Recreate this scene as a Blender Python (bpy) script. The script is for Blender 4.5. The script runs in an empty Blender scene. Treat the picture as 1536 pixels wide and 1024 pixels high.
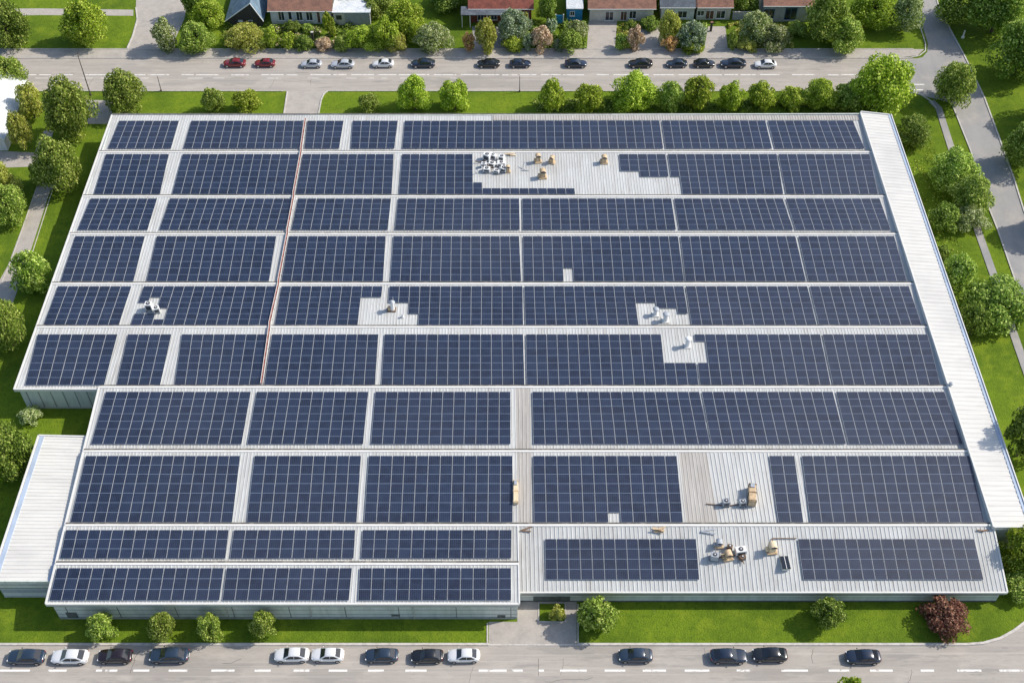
import bpy, bmesh, math, random
from mathutils import Vector, Matrix, noise
random.seed(7)
R = math.radians
scene = bpy.context.scene
COL = scene.collection

# ------------------------------------------------------------ camera
F = 1787.0; PITCH = R(48.4); H = 137.0; CX, CY = 768.0, 512.0
cam_d = bpy.data.cameras.new('camera'); cam = bpy.data.objects.new('camera', cam_d)
COL.objects.link(cam); scene.camera = cam
cam.location = (0, 0, H); cam.rotation_euler = (R(90) - PITCH, 0, 0)
cam_d.sensor_width = 36; cam_d.lens = 36 * F / 1536; cam_d.clip_start = 1; cam_d.clip_end = 3000

# ------------------------------------------------------------ world, sun, exposure
SUN_EL, SUN_AZ = R(41), R(15)      # azimuth counted from +x towards +y
w = bpy.data.worlds.new('World'); scene.world = w; w.use_nodes = True
nt = w.node_tree; bg = nt.nodes['Background']
sky = nt.nodes.new('ShaderNodeTexSky'); sky.sky_type = 'NISHITA'; sky.sun_disc = False
sky.sun_elevation = SUN_EL; sky.sun_rotation = R(90) - SUN_AZ
sky.air_density = 1.0; sky.dust_density = 1.5; sky.ozone_density = 1.0
nt.links.new(sky.outputs[0], bg.inputs[0]); bg.inputs[1].default_value = 0.15
sd = bpy.data.lights.new('sun', 'SUN'); sd.energy = 4.0; sd.angle = R(0.6); sd.color = (1, .93, .82)
so = bpy.data.objects.new('sun', sd); COL.objects.link(so)
sv = Vector((math.cos(SUN_EL) * math.cos(SUN_AZ), math.cos(SUN_EL) * math.sin(SUN_AZ), math.sin(SUN_EL)))
so.rotation_euler = sv.to_track_quat('Z', 'Y').to_euler(); so.location = (0, 0, 60)
scene.view_settings.view_transform = 'Standard'; scene.view_settings.look = 'None'
scene.view_settings.exposure = 0.24; scene.view_settings.gamma = 1
scene.render.engine = 'CYCLES'

# ------------------------------------------------------------ pixel -> world helpers (plan of the place)
FW = Vector((0, math.cos(PITCH), -math.sin(PITCH))); UP = Vector((0, math.sin(PITCH), math.cos(PITCH)))
def ray(px, py): return F * FW + Vector((px - CX, 0, 0)) - (py - CY) * UP
C0 = Vector((0, 0, H))
def at(px, py, z=0.0):
    d = ray(px, py); return C0 + d * ((z - H) / d.z)
def at_y(px, py, Y):
    d = ray(px, py); return C0 + d * (Y / d.y)
def pxm(px, py, z=0.0):
    p = at(px, py, z) - C0; return F / p.dot(FW)

# ------------------------------------------------------------ materials
MATS = {}
def mat(name, col, rough=.6, metal=0, spec=.5, coat=0, var=0, scale=1.0, bump=0, bscale=20, stretch=(1, 1, 1), rnd=0, col2=None, emit=None):
    m = bpy.data.materials.new(name); m.use_nodes = True; n = m.node_tree.nodes; l = m.node_tree.links
    b = n['Principled BSDF']
    b.inputs['Roughness'].default_value = rough; b.inputs['Metallic'].default_value = metal
    b.inputs['Specular IOR Level'].default_value = spec; b.inputs['Coat Weight'].default_value = coat
    b.inputs['Base Color'].default_value = (*col, 1)
    if var or col2 or bump:
        g = n.new('ShaderNodeNewGeometry'); mp = n.new('ShaderNodeMapping'); mp.inputs['Scale'].default_value = stretch
        l.new(g.outputs['Position'], mp.inputs['Vector'])
    if var or col2:
        t = n.new('ShaderNodeTexNoise'); t.inputs['Scale'].default_value = scale; t.inputs['Detail'].default_value = 8
        t.inputs['Roughness'].default_value = .65
        l.new(mp.outputs[0], t.inputs['Vector'])
        r = n.new('ShaderNodeValToRGB'); r.color_ramp.elements[0].position = .35; r.color_ramp.elements[1].position = .65
        c2 = col2 or tuple(c * (1 - var) for c in col)
        r.color_ramp.elements[0].color = (*c2, 1); r.color_ramp.elements[1].color = (*col, 1)
        l.new(t.outputs[0], r.inputs[0]); l.new(r.outputs[0], b.inputs['Base Color'])
    if bump:
        t2 = n.new('ShaderNodeTexNoise'); t2.inputs['Scale'].default_value = bscale; t2.inputs['Detail'].default_value = 4
        l.new(mp.outputs[0], t2.inputs['Vector'])
        bp = n.new('ShaderNodeBump'); bp.inputs['Strength'].default_value = bump; bp.inputs['Distance'].default_value = .1
        l.new(t2.outputs[0], bp.inputs['Height']); l.new(bp.outputs[0], b.inputs['Normal'])
    MATS[name] = m; return m

def layered(name, base, layers, rough=.85, bump=0, bscale=10, spec=.3):
    """base colour with noise layers: (colour, scale, stretch, lo, hi, strength)"""
    m = bpy.data.materials.new(name); m.use_nodes = True; n = m.node_tree.nodes; l = m.node_tree.links
    b = n['Principled BSDF']; b.inputs['Roughness'].default_value = rough; b.inputs['Specular IOR Level'].default_value = spec
    g = n.new('ShaderNodeNewGeometry'); cur = None
    rgb = n.new('ShaderNodeRGB'); rgb.outputs[0].default_value = (*base, 1); cur = rgb.outputs[0]
    for i, (c, sc, st, lo, hi, k) in enumerate(layers):
        mp = n.new('ShaderNodeMapping'); mp.inputs['Scale'].default_value = st; mp.inputs['Location'].default_value = (i * 13.7, i * 7.1, 0)
        l.new(g.outputs['Position'], mp.inputs[0])
        t = n.new('ShaderNodeTexNoise'); t.inputs['Scale'].default_value = sc; t.inputs['Detail'].default_value = 6; t.inputs['Roughness'].default_value = .6
        l.new(mp.outputs[0], t.inputs['Vector'])
        mr = n.new('ShaderNodeMapRange'); mr.inputs['From Min'].default_value = lo; mr.inputs['From Max'].default_value = hi
        mr.inputs['To Max'].default_value = k; l.new(t.outputs[0], mr.inputs[0])
        mx = n.new('ShaderNodeMix'); mx.data_type = 'RGBA'; l.new(mr.outputs[0], mx.inputs[0]); l.new(cur, mx.inputs[6]); mx.inputs[7].default_value = (*c, 1)
        cur = mx.outputs[2]
    l.new(cur, b.inputs['Base Color'])
    if bump:
        t2 = n.new('ShaderNodeTexNoise'); t2.inputs['Scale'].default_value = bscale; t2.inputs['Detail'].default_value = 5
        l.new(g.outputs['Position'], t2.inputs['Vector'])
        bp = n.new('ShaderNodeBump'); bp.inputs['Strength'].default_value = bump; bp.inputs['Distance'].default_value = .12
        l.new(t2.outputs[0], bp.inputs['Height']); l.new(bp.outputs[0], b.inputs['Normal'])
    return m

M = {}
M['grass'] = layered('grass', (.140, .215, .014), [
    ((.070, .125, .010), .08, (1, 1, 1), .42, .60, .8), ((.21, .275, .020), .30, (1, 1, 1), .48, .68, .7),
    ((.055, .105, .010), 1.6, (1, 1, 1), .48, .7, .6), ((.045, .085, .008), 6, (1, 1, 1), .50, .68, .6), ((.24, .28, .06), 9, (1, 1, 1), .56, .70, .6), ((.24, .22, .08), .5, (1, 1, 1), .66, .76, .5)], rough=.95, bump=1.0, bscale=5, spec=.1)
M['asphalt'] = layered('asphalt', (.40, .365, .325), [
    ((.31, .285, .26), .5, (.12, 1.6, 1), .42, .62, .6), ((.47, .43, .38), .8, (.3, .8, 1), .52, .68, .6),
    ((.27, .25, .23), 3.5, (.25, 1.4, 1), .55, .72, .6), ((.22, .21, .2), 9, (1, 1, 1), .56, .74, .45), ((.2, .19, .18), .16, (.6, 3.5, 1), .6, .64, .35), ((.27, .25, .23), .05, (.5, 2.5, 1), .55, .57, .45), ((.50, .46, .41), .3, (.05, 9, 1), .56, .62, .35)], bump=.25, bscale=12)
M['side_asphalt'] = layered('side_asphalt', (.33, .32, .31), [
    ((.25, .25, .25), .35, (1, .4, 1), .42, .62, .6), ((.42, .38, .34), .22, (1, 1, 1), .52, .66, .6),
    ((.22, .22, .22), 3.0, (1, 1, 1), .55, .75, .5), ((.22, .21, .2), 9, (1, 1, 1), .56, .74, .4)], bump=.25, bscale=12)
M['paving'] = layered('paving', (.42, .385, .345), [
    ((.32, .295, .27), .6, (1, 1, 1), .42, .64, .6), ((.5, .46, .41), 2.0, (1, 1, 1), .52, .7, .6), ((.25, .235, .22), 7, (1, 1, 1), .54, .72, .5)], bump=.3, bscale=14)
M['kerb'] = layered('kerb', (.55, .52, .48), [((.36, .34, .31), 1.5, (1, 1, 1), .45, .65, .7)])
M['paint_white'] = layered('paint_white', (.78, .77, .74), [((.42, .39, .355), 1.3, (1, 1, 1), .53, .62, .9), ((.5, .47, .43), 7, (1, 1, 1), .5, .7, .5)])
M['roof'] = layered('roof', (.52, .53, .52), [
    ((.44, .445, .435), .22, (2.6, .35, 1), .42, .66, .75), ((.62, .63, .62), .8, (2.5, .3, 1), .52, .7, .6),
    ((.36, .345, .32), .9, (3.5, .14, 1), .52, .68, .7), ((.30, .26, .21), 1.8, (1.6, .5, 1), .60, .74, .5), ((.38, .37, .35), .05, (1, 1.4, 1), .54, .66, .5), ((.20, .17, .14), 5, (.9, .25, 1), .68, .76, .6)], rough=.55, spec=.4, bump=.12, bscale=3)
M['roof_grey'] = layered('roof_grey', (.42, .40, .37), [
    ((.32, .30, .275), .9, (3.5, .18, 1), .42, .68, .8), ((.60, .58, .54), 1.1, (3.0, .2, 1), .54, .74, .6)], rough=.6, bump=.12, bscale=3)
M['annex_roof'] = layered('annex_roof', (.68, .665, .62), [
    ((.57, .555, .52), .35, (.35, 3.2, 1), .45, .68, .7), ((.48, .45, .41), 1.2, (.2, 3.0, 1), .55, .74, .5), ((.50, .49, .47), .07, (1, 1, 1), .52, .66, .5)], rough=.5, spec=.4)
M['flashing'] = layered('flashing', (.70, .69, .66), [((.58, .55, .50), 1.2, (.5, 2, 1), .5, .7, .6)], rough=.45, spec=.5)
M['gutter_shade_blue'] = layered('gutter_shade_blue', (.42, .50, .62), [((.30, .36, .45), .8, (1, .5, 1), .45, .65, .6)], rough=.45, spec=.5)
M['seal_shade'] = layered('seal_shade', (.10, .095, .085), [((.28, .25, .21), 1.1, (1, 1, 1), .5, .66, .7)])
M['wall'] = layered('wall', (.64, .67, .62), [
    ((.48, .51, .47), .5, (2.2, 2.2, .4), .42, .64, .7), ((.66, .70, .66), .25, (1, 1, .5), .5, .68, .6),
    ((.28, .30, .27), 2.6, (2.5, 2.5, .25), .58, .72, .5)], rough=.6, spec=.4)
M['wall_dark'] = layered('wall_dark', (.13, .14, .13), [((.07, .08, .07), 1.2, (1, 1, 1), .45, .6, .7)])
M['plinth'] = layered('plinth', (.50, .50, .46), [((.33, .33, .3), 1.2, (1, 1, 1), .45, .65, .7)])
M['alu'] = mat('alu', (.62, .63, .64), .35, .8)
M['red_tray'] = layered('red_tray', (.27, .085, .06), [((.42, .25, .21), 1.5, (1, 1, 1), .45, .62, .8), ((.2, .06, .05), 3, (1, 1, 1), .55, .7, .6)], rough=.6)
M['tan'] = layered('tan', (.60, .44, .27), [((.33, .24, .15), 2.2, (1, 1, 1), .45, .62, .7), ((.76, .64, .46), 3, (1, 1, 1), .5, .7, .6)], rough=.7)
M['beige'] = layered('beige', (.76, .62, .42), [((.6, .45, .27), 1.2, (2, .4, 1), .45, .62, .6)], rough=.7)
M['unit_white'] = layered('unit_white', (.80, .80, .79), [((.5, .5, .48), 2.5, (1, 1, 1), .5, .68, .5)], rough=.4)
M['unit_dark'] = mat('unit_dark', (.05, .055, .065), .5)
M['rust'] = layered('rust', (.23, .15, .10), [((.08, .06, .05), 3, (1, 1, 1), .45, .62, .7)])
M['galv'] = layered('galv', (.40, .43, .47), [((.26, .28, .31), 2, (1, 1, 1), .45, .62, .6)], rough=.4, spec=.5)
M['glass_dark'] = mat('glass_dark', (.015, .02, .028), .08, 0, .8)
M['tyre'] = mat('tyre', (.02, .02, .021), .85)
M['rim'] = mat('rim', (.5, .51, .53), .3, .8)
M['chrome'] = mat('chrome', (.6, .6, .62), .2, .9)
M['lamp_glass'] = mat('lamp_glass', (.75, .77, .8), .15, .1, .8)
M['lamp_red'] = mat('lamp_red', (.35, .01, .01), .2, 0, .8)
M['post'] = mat('post', (.09, .075, .065), .6, .2)
M['post_white'] = mat('post_white', (.75, .74, .7), .6)
M['bark'] = layered('bark', (.13, .10, .075), [((.06, .045, .035), 3, (1, 1, .3), .4, .6, .8)])
M['window'] = mat('window', (.02, .03, .045), .1, 0, .8)
M['frame_white'] = mat('frame_white', (.72, .72, .70), .5)
M['frame_blue'] = mat('frame_blue', (.04, .13, .22), .5)
M['blue_wall'] = layered('blue_wall', (.03, .22, .42), [((.02, .14, .28), 2, (1, 1, 1), .45, .62, .6)])
M['door_brown'] = mat('door_brown', (.12, .06, .035), .6)
def roofmat(nm, a, b2): return layered(nm, a, [(b2, .8, (1, 1, 1), .42, .62, .8), (tuple(c * .45 for c in a), 3.5, (.5, 2, 2), .52, .68, .7), (tuple(min(1, c * 1.5) for c in a), 5, (.4, 3, 3), .58, .75, .5)], bump=.6, bscale=4)
M['roof_brown'] = roofmat('roof_brown', (.29, .15, .105), (.17, .095, .075))
M['roof_red'] = roofmat('roof_red', (.26, .085, .06), (.14, .05, .04))
M['roof_slate'] = roofmat('roof_slate', (.13, .155, .18), (.08, .09, .11))
M['roof_bluegrey'] = roofmat('roof_bluegrey', (.17, .25, .32), (.09, .14, .19))
M['roof_white'] = roofmat('roof_white', (.70, .72, .73), (.52, .57, .62))
def wallmat(nm, a): return layered(nm, a, [(tuple(c * .7 for c in a), 1.0, (1, 1, .5), .44, .64, .6), (tuple(c * .5 for c in a), 4, (2, 2, .4), .58, .74, .5)])
M['render_cream'] = wallmat('render_cream', (.60, .57, .50)); M['render_grey'] = wallmat('render_grey', (.40, .41, .42))
M['render_white'] = wallmat('render_white', (.68, .69, .68)); M['brick_red'] = wallmat('brick_red', (.24, .07, .05))
M['dark_wood'] = wallmat('dark_wood', (.07, .065, .06))

def panel_material():
    m = bpy.data.materials.new('solar_glass'); m.use_nodes = True; n = m.node_tree.nodes; l = m.node_tree.links
    b = n['Principled BSDF']; uv = n.new('ShaderNodeUVMap'); sp = n.new('ShaderNodeSeparateXYZ'); l.new(uv.outputs[0], sp.inputs[0])
    def math_(op, a, bb=None, c=None):
        q = n.new('ShaderNodeMath'); q.operation = op
        for i, v in enumerate((a, bb, c)):
            if v is None: continue
            if isinstance(v, (int, float)): q.inputs[i].default_value = v
            else: l.new(v, q.inputs[i])
        return q.outputs[0]
    def edge(s, wd): return math_('GREATER_THAN', math_('ABSOLUTE', math_('SUBTRACT', s, .5)), .5 - wd)
    def lines(s, k, wd): return math_('GREATER_THAN', math_('ABSOLUTE', math_('SUBTRACT', math_('FRACT', math_('MULTIPLY', s, k)), .5)), .5 - wd)
    u, v = sp.outputs[0], sp.outputs[1]
    def mix(fac, a, c):
        x = n.new('ShaderNodeMix'); x.data_type = 'RGBA'
        if isinstance(fac, float): x.inputs[0].default_value = fac
        else: l.new(fac, x.inputs[0])
        for i, q in ((6, a), (7, c)):
            if isinstance(q, tuple): x.inputs[i].default_value = (*q, 1)
            else: l.new(q, x.inputs[i])
        return x.outputs[2]
    oi = n.new('ShaderNodeObjectInfo'); ge = n.new('ShaderNodeNewGeometry')
    rnd = math_('FRACT', math_('ADD', oi.outputs['Random'], ge.outputs['Random Per Island']))
    base = mix(rnd, (.003, .006, .020), (.011, .019, .047))
    t = n.new('ShaderNodeTexNoise'); t.inputs['Scale'].default_value = 1.3; t.inputs['Detail'].default_value = 7; l.new(ge.outputs['Position'], t.inputs['Vector'])
    mr = n.new('ShaderNodeMapRange'); mr.inputs['From Min'].default_value = .4; mr.inputs['From Max'].default_value = .7; mr.inputs['To Max'].default_value = .45; l.new(t.outputs[0], mr.inputs[0])
    base = mix(mr.outputs[0], base, (.028, .042, .080))
    t3 = n.new('ShaderNodeTexNoise'); t3.inputs['Scale'].default_value = .035; l.new(ge.outputs['Position'], t3.inputs['Vector'])   # dust film
    mr3 = n.new('ShaderNodeMapRange'); mr3.inputs['From Min'].default_value = .42; mr3.inputs['From Max'].default_value = .7; mr3.inputs['To Max'].default_value = .3; l.new(t3.outputs[0], mr3.inputs[0])
    base = mix(mr3.outputs[0], base, (.05, .055, .075))
    base = mix(math_('MULTIPLY', lines(u, 6, .10), .42), base, (.07, .10, .17))
    base = mix(math_('MULTIPLY', lines(v, 6, .10), .32), base, (.07, .10, .17))
    base = mix(edge(v, .014), base, (.22, .29, .42)); base = mix(edge(u, .014), base, (.50, .52, .54))
    l.new(base, b.inputs['Base Color'])
    b.inputs['Roughness'].default_value = .40; b.inputs['Specular IOR Level'].default_value = .5
    return m
M['solar'] = panel_material()

def leafmat(name, a, b2, bloom_highlight=None, bloom_highlight_amt=0):  # palest random leaves colour in crown highlights, and blossom on flowering kinds
    m = bpy.data.materials.new(name); m.use_nodes = True; n = m.node_tree.nodes; l = m.node_tree.links
    b = n['Principled BSDF']; b.inputs['Roughness'].default_value = .6; b.inputs['Specular IOR Level'].default_value = .25
    ge = n.new('ShaderNodeNewGeometry'); oi = n.new('ShaderNodeObjectInfo')
    r = n.new('ShaderNodeValToRGB'); e = r.color_ramp.elements
    e[0].position = 0; e[0].color = (*[c * .75 for c in a], 1); e[1].position = 1; e[1].color = (*b2, 1)
    x = e.new(.5); x.color = (*[(p + q) / 2 for p, q in zip(a, b2)], 1)
    if bloom_highlight:
        y = e.new(1 - bloom_highlight_amt); y.color = (*b2, 1); y2 = e.new(min(.999, 1 - bloom_highlight_amt + .02)); y2.color = (*bloom_highlight, 1); e[len(e) - 1].color = (*bloom_highlight, 1)
    l.new(ge.outputs['Random Per Island'], r.inputs[0])
    hs = n.new('ShaderNodeHueSaturation')
    mr = n.new('ShaderNodeMapRange'); mr.inputs['To Min'].default_value = .49; mr.inputs['To Max'].default_value = .505; l.new(oi.outputs['Random'], mr.inputs[0]); l.new(mr.outputs[0], hs.inputs['Hue'])
    mr2 = n.new('ShaderNodeMapRange'); mr2.inputs['To Min'].default_value = .95; mr2.inputs['To Max'].default_value = 1.4; l.new(oi.outputs['Random'], mr2.inputs[0]); l.new(mr2.outputs[0], hs.inputs['Value'])
    l.new(r.outputs[0], hs.inputs['Color']); l.new(hs.outputs[0], b.inputs['Base Color'])
    tr = n.new('ShaderNodeBsdfTranslucent'); l.new(hs.outputs[0], tr.inputs[0])
    ms = n.new('ShaderNodeMixShader'); ms.inputs[0].default_value = .40
    l.new(b.outputs[0], ms.inputs[1]); l.new(tr.outputs[0], ms.inputs[2]); l.new(ms.outputs[0], n['Material Output'].inputs[0])
    return m
LEAF = {
 'g': leafmat('leaf_green', (.10, .175, .016), (.31, .44, .060), (.58, .66, .18), .28),
 'd': leafmat('leaf_dark', (.075, .150, .014), (.23, .34, .045), (.46, .56, .14), .24),
 'b': leafmat('leaf_bright', (.13, .23, .012), (.38, .50, .035), (.62, .70, .13), .27),
 'y': leafmat('leaf_yellow', (.19, .23, .025), (.46, .48, .085), (.62, .60, .19), .25),
 'p': leafmat('leaf_pale', (.12, .19, .035), (.33, .41, .11), (.68, .70, .42), .30),
 's': leafmat('leaf_silver', (.11, .18, .07), (.30, .41, .20), (.60, .66, .50), .28),
 'k': leafmat('leaf_pink', (.28, .20, .10), (.62, .46, .28), (.80, .66, .50), .35),
 'o': leafmat('leaf_orange', (.38, .24, .08), (.74, .48, .19), (.82, .60, .34), .3),
 'm': leafmat('leaf_maroon', (.08, .034, .024), (.24, .095, .065), (.38, .22, .14), .2)}

# ------------------------------------------------------------ object helpers
def link(name, me, parent=None, m=None, loc=None):
    o = bpy.data.objects.new(name, me); COL.objects.link(o)
    if m is not None and me is not None and not me.materials: me.materials.append(m)
    if parent is not None: o.parent = parent
    if loc is not None: o.location = loc
    return o
def tag(o, label=None, cat=None, group=None, kind=None):
    if label: o['label'] = label
    if cat: o['category'] = cat
    if group: o['group'] = group
    if kind: o['kind'] = kind
    return o
def empty(name, loc, rz=0, label=None, cat=None, group=None):
    o = bpy.data.objects.new(name, None); COL.objects.link(o); o.location = loc; o.rotation_euler[2] = rz
    o.empty_display_size = .3
    return tag(o, label, cat, group)
class MB:
    def __init__(s): s.v = []; s.f = []; s.sm = []
    def box(s, x0, x1, y0, y1, z0, z1, top=None, rot=0, org=(0, 0)):
        t = top or 0; b = len(s.v); pts = []
        for z, i in ((z0, 0), (z1, t)):
            pts += [(x0 + i, y0 + i, z), (x1 - i, y0 + i, z), (x1 - i, y1 - i, z), (x0 + i, y1 - i, z)]
        if rot:
            c, q = math.cos(rot), math.sin(rot); pts = [(org[0] + (x - org[0]) * c - (y - org[1]) * q, org[1] + (x - org[0]) * q + (y - org[1]) * c, z) for x, y, z in pts]
        s.v += pts; s.f += [tuple(b + k for k in f) for f in ((3, 2, 1, 0), (4, 5, 6, 7), (0, 1, 5, 4), (1, 2, 6, 5), (2, 3, 7, 6), (3, 0, 4, 7))]; return s
    def cyl(s, p, r0, r1, h, n=14, axis='z', cap=True):
        b = len(s.v)
        for k, r in ((0, r0), (1, r1)):
            for i in range(n):
                a = 2 * math.pi * i / n; c, q = r * math.cos(a), r * math.sin(a)
                if axis == 'z': s.v.append((p[0] + c, p[1] + q, p[2] + k * h))
                elif axis == 'y': s.v.append((p[0] + c, p[1] + k * h, p[2] + q))
                else: s.v.append((p[0] + k * h, p[1] + c, p[2] + q))
        for i in range(n): j = (i + 1) % n; s.f.append((b + i, b + j, b + n + j, b + n + i))
        if cap: s.f.append(tuple(b + n - 1 - i for i in range(n))); s.f.append(tuple(b + n + i for i in range(n)))
        return s
    def tube(s, a, bb, r0, r1, n=7):
        a, bb = Vector(a), Vector(bb); d = (bb - a).normalized(); u = d.orthogonal().normalized(); w_ = d.cross(u); b = len(s.v)
        for p, r in ((a, r0), (bb, r1)):
            for i in range(n):
                t = 2 * math.pi * i / n; s.v.append(tuple(p + u * r * math.cos(t) + w_ * r * math.sin(t)))
        for i in range(n): j = (i + 1) % n; s.f.append((b + i, b + j, b + n + j, b + n + i))
        s.f.append(tuple(b + n - 1 - i for i in range(n))); s.f.append(tuple(b + n + i for i in range(n))); return s
    def prism(s, pts, z0, z1):
        b = len(s.v); n = len(pts)
        area = sum(pts[i][0] * pts[(i + 1) % n][1] - pts[(i + 1) % n][0] * pts[i][1] for i in range(n))
        if area < 0: pts = pts[::-1]
        s.v += [(p[0], p[1], z0) for p in pts] + [(p[0], p[1], z1) for p in pts]
        s.f.append(tuple(b + n + i for i in range(n))); s.f.append(tuple(b + n - 1 - i for i in range(n)))
        for i in range(n): j = (i + 1) % n; s.f.append((b + i, b + j, b + n + j, b + n + i))
        return s
    def quad3(s, *p): b = len(s.v); s.v += [tuple(q) for q in p]; s.f.append(tuple(b + i for i in range(len(p)))); return s
    def slab(s, q, t):   # quad (4 points) thickened downward by t
        b = len(s.v); s.v += [tuple(p) for p in q] + [(p[0], p[1], p[2] - t) for p in q]
        s.f += [tuple(b + k for k in f) for f in ((0, 1, 2, 3), (7, 6, 5, 4), (0, 4, 5, 1), (1, 5, 6, 2), (2, 6, 7, 3), (3, 7, 4, 0))]; return s
    def strip(s, pts, wd, z0, z1):   # box strip along a polyline of xy points
        n = len(pts); L = []; Rr = []
        for i in range(n):
            a = Vector(pts[max(0, i - 1)][:2]); c = Vector(pts[min(n - 1, i + 1)][:2]); d = (c - a).normalized(); nn = Vector((-d.y, d.x)) * wd / 2
            p = Vector(pts[i][:2]); L.append(p + nn); Rr.append(p - nn)
        zz = lambda z, i: z[i] if isinstance(z, (list, tuple)) else z
        b = len(s.v)
        for i in range(n): s.v += [(L[i].x, L[i].y, zz(z0, i)), (Rr[i].x, Rr[i].y, zz(z0, i)), (Rr[i].x, Rr[i].y, zz(z1, i)), (L[i].x, L[i].y, zz(z1, i))]
        for i in range(n - 1):
            for k in range(4):
                kk = (k + 1) % 4; s.f.append((b + 4 * i + k, b + 4 * i + kk, b + 4 * i + 4 + kk, b + 4 * i + 4 + k))
        s.f.append((b, b + 3, b + 2, b + 1)); e = b + 4 * (n - 1); s.f.append((e, e + 1, e + 2, e + 3)); return s
    def mesh(s, name, smooth=False, fix=True):
        me = bpy.data.meshes.new(name); me.from_pydata(s.v, [], s.f); me.update()
        if fix:
            bm = bmesh.new(); bm.from_mesh(me); bmesh.ops.recalc_face_normals(bm, faces=bm.faces); bm.to_mesh(me); bm.free()
        if smooth:
            for p in me.polygons: p.use_smooth = True
        return me
    def build(s, name, m, parent=None, loc=None, smooth=False): return link(name, s.mesh(name, smooth), parent, m, loc)

# ------------------------------------------------------------ ground and roads
G = MB(); G.quad3((-520, -60, 0), (520, -60, 0), (520, 620, 0), (-520, 620, 0)); tag(G.build('ground', M['grass']), kind='structure')
def poly(pts, z=0): return [at(x, y, z) for x, y in pts]
def sheet(name, pts, z, m, world=False):
    s = MB(); p = pts if world else poly(pts); s.quad3(*[(q[0], q[1], z) for q in p])
    me = s.mesh(name, fix=False)
    if me.polygons[0].normal.z < 0: me.flip_normals()
    return tag(link(name, me, None, m), kind='structure')
YT0, YT1 = at(768, 88).y, at(768, 137).y       # far street, back and front kerb
YB = at(768, 966).y                             # near street
sheet('road_far', [(-320, YT1, 0), (at(1372, 137).x, YT1, 0), (at(1392, 88).x, YT0, 0), (-320, YT0, 0)], .004, M['asphalt'], True)
sheet('road_near', [(-320, YB - 10.4, 0), (320, YB - 10.4, 0), (320, YB + 12, 0), (at(1640, 860).x, YB + 12, 0), (at(1570, 905).x, at(1570, 905).y, 0), (at(1536, 934).x, at(1536, 934).y, 0), (at(1520, 946).x, at(1520, 946).y, 0), (at(1500, 957).x, at(1500, 957).y, 0), (at(1475, 964).x, at(1475, 964).y, 0), (at(1450, 966).x, YB, 0), (-320, YB, 0)], .004, M['asphalt'], True)
right_l = [(1381, -60), (1383, 0), (1384, 40), (1392, 66), (1391, 78), (1384, 86), (1372, 89), (1345, 90.5), (1345, 137), (1372, 141), (1392, 146), (1410, 150), (1426, 155), (1456, 227), (1481, 307), (1497, 347), (1518, 408), (1560, 520), (1620, 690)]
right_r = [(1720, 690), (1640, 560), (1576, 410), (1535, 317), (1520, 269), (1498, 208), (1476, 148), (1447, 87), (1409, 16), (1404, 0), (1385, -60)]
sheet('side_road', right_l + right_r, .008, M['side_asphalt'])
sheet('driveway', [(431, 136.5), (426, 172), (422, 200), (474, 200), (476, 172), (484, 145), (492, 136.5)], .012, M['paving'])
sheet('entrance_forecourt', [(733, 966), (733, 932), (776, 932), (776, 900), (865, 900), (865, 966)], .012, M['paving'])
sheet('path_west', [(-60, 224), (52, 229), (66, 196), (80, 196), (70, 240), (86, 282), (76, 284), (30, 425), (-20, 560), (-80, 560), (12, 398), (57, 276), (50, 250), (-60, 254)], .008, M['paving'])
sheet('paved_corner', [(128, 150), (168, 151), (168, 174), (160, 186), (130, 186), (134, 172)], .012, M['paving'])
sheet('park_path', [(-60, 14), (60, 13), (200, 15), (200, 24), (60, 23), (-60, 25)], .008, M['paving'])
sheet('parking_yard', [(205, -60), (204, 12), (206, 30), (198, 58), (190, 76), (262, 77), (262, 60), (276, 30), (296, -60)], .012, M['paving'])
sheet('driveway', [(884, 20), (926, 28), (922, 77), (880, 77)], .012, M['paving'])
sheet('driveway', [(962, 36), (994, 36), (1000, 77), (956, 77)], .012, M['paving'])
sheet('driveway', [(1062, 40), (1088, 40), (1092, 77), (1056, 77)], .012, M['paving'])
sheet('garden_path', [(708, 40), (765, 40), (760, 77), (712, 77)], .010, M['side_asphalt'])
side = [(1392, 152), (1403, 163), (1418, 211), (1442, 285), (1463, 350), (1485, 412), (1514, 497), (1536, 560), (1570, 660)]
s = MB(); s.strip([at(x + 5, y) for x, y in side], 1.25, 0, .10); tag(s.build('sidewalk', M['side_asphalt']), kind='structure')
s = MB(); s.prism([(-320, YT0 + .17), (at(1350, 88).x, YT0 + .17), (at(1376, 84).x, at(768, 84).y), (at(1384, 70).x, at(768, 74.8).y), (-320, at(768, 74.8).y)], 0, .12)
tag(s.build('sidewalk', M['paving']), kind='structure')
def kerb(pts, wd=.16, h=.13, world=False):
    s = MB(); s.strip(pts if world else [at(x, y) for x, y in pts], wd, 0, h); tag(s.build('kerb', M['kerb']), kind='structure')
kerb([(-320, YT0 + .08), (at(1350, 88).x, YT0 + .08)], .16, .14, True)
kerb([(1350, 87.8), (1366, 87), (1379, 84), (1388, 77), (1388, 66), (1380, 40), (1379, -40)], .2)
kerb([(-320, at(768, 74.5).y), (at(1370, 75).x, at(768, 74.5).y)], .14, .2, True)
kerb([(-320, YT1), (at(424, 137).x, YT1)], .2, .14, True); kerb([(at(492, 137).x, YT1), (at(1360, 137).x, YT1)], .2, .14, True)
kerb([(492, 137), (486, 141), (482, 150), (478, 171)], .22); kerb([(431, 138), (426, 171)], .22)
kerb([(1360, 137), (1382, 143), (1396, 152), (1404, 163)], .25); kerb([(1428, 157), (1456, 227), (1481, 307), (1497, 347), (1518, 408), (1570, 560)], .2)
kerb([(x + 1, y) for x, y in right_r[1:-1]], .25)
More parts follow.
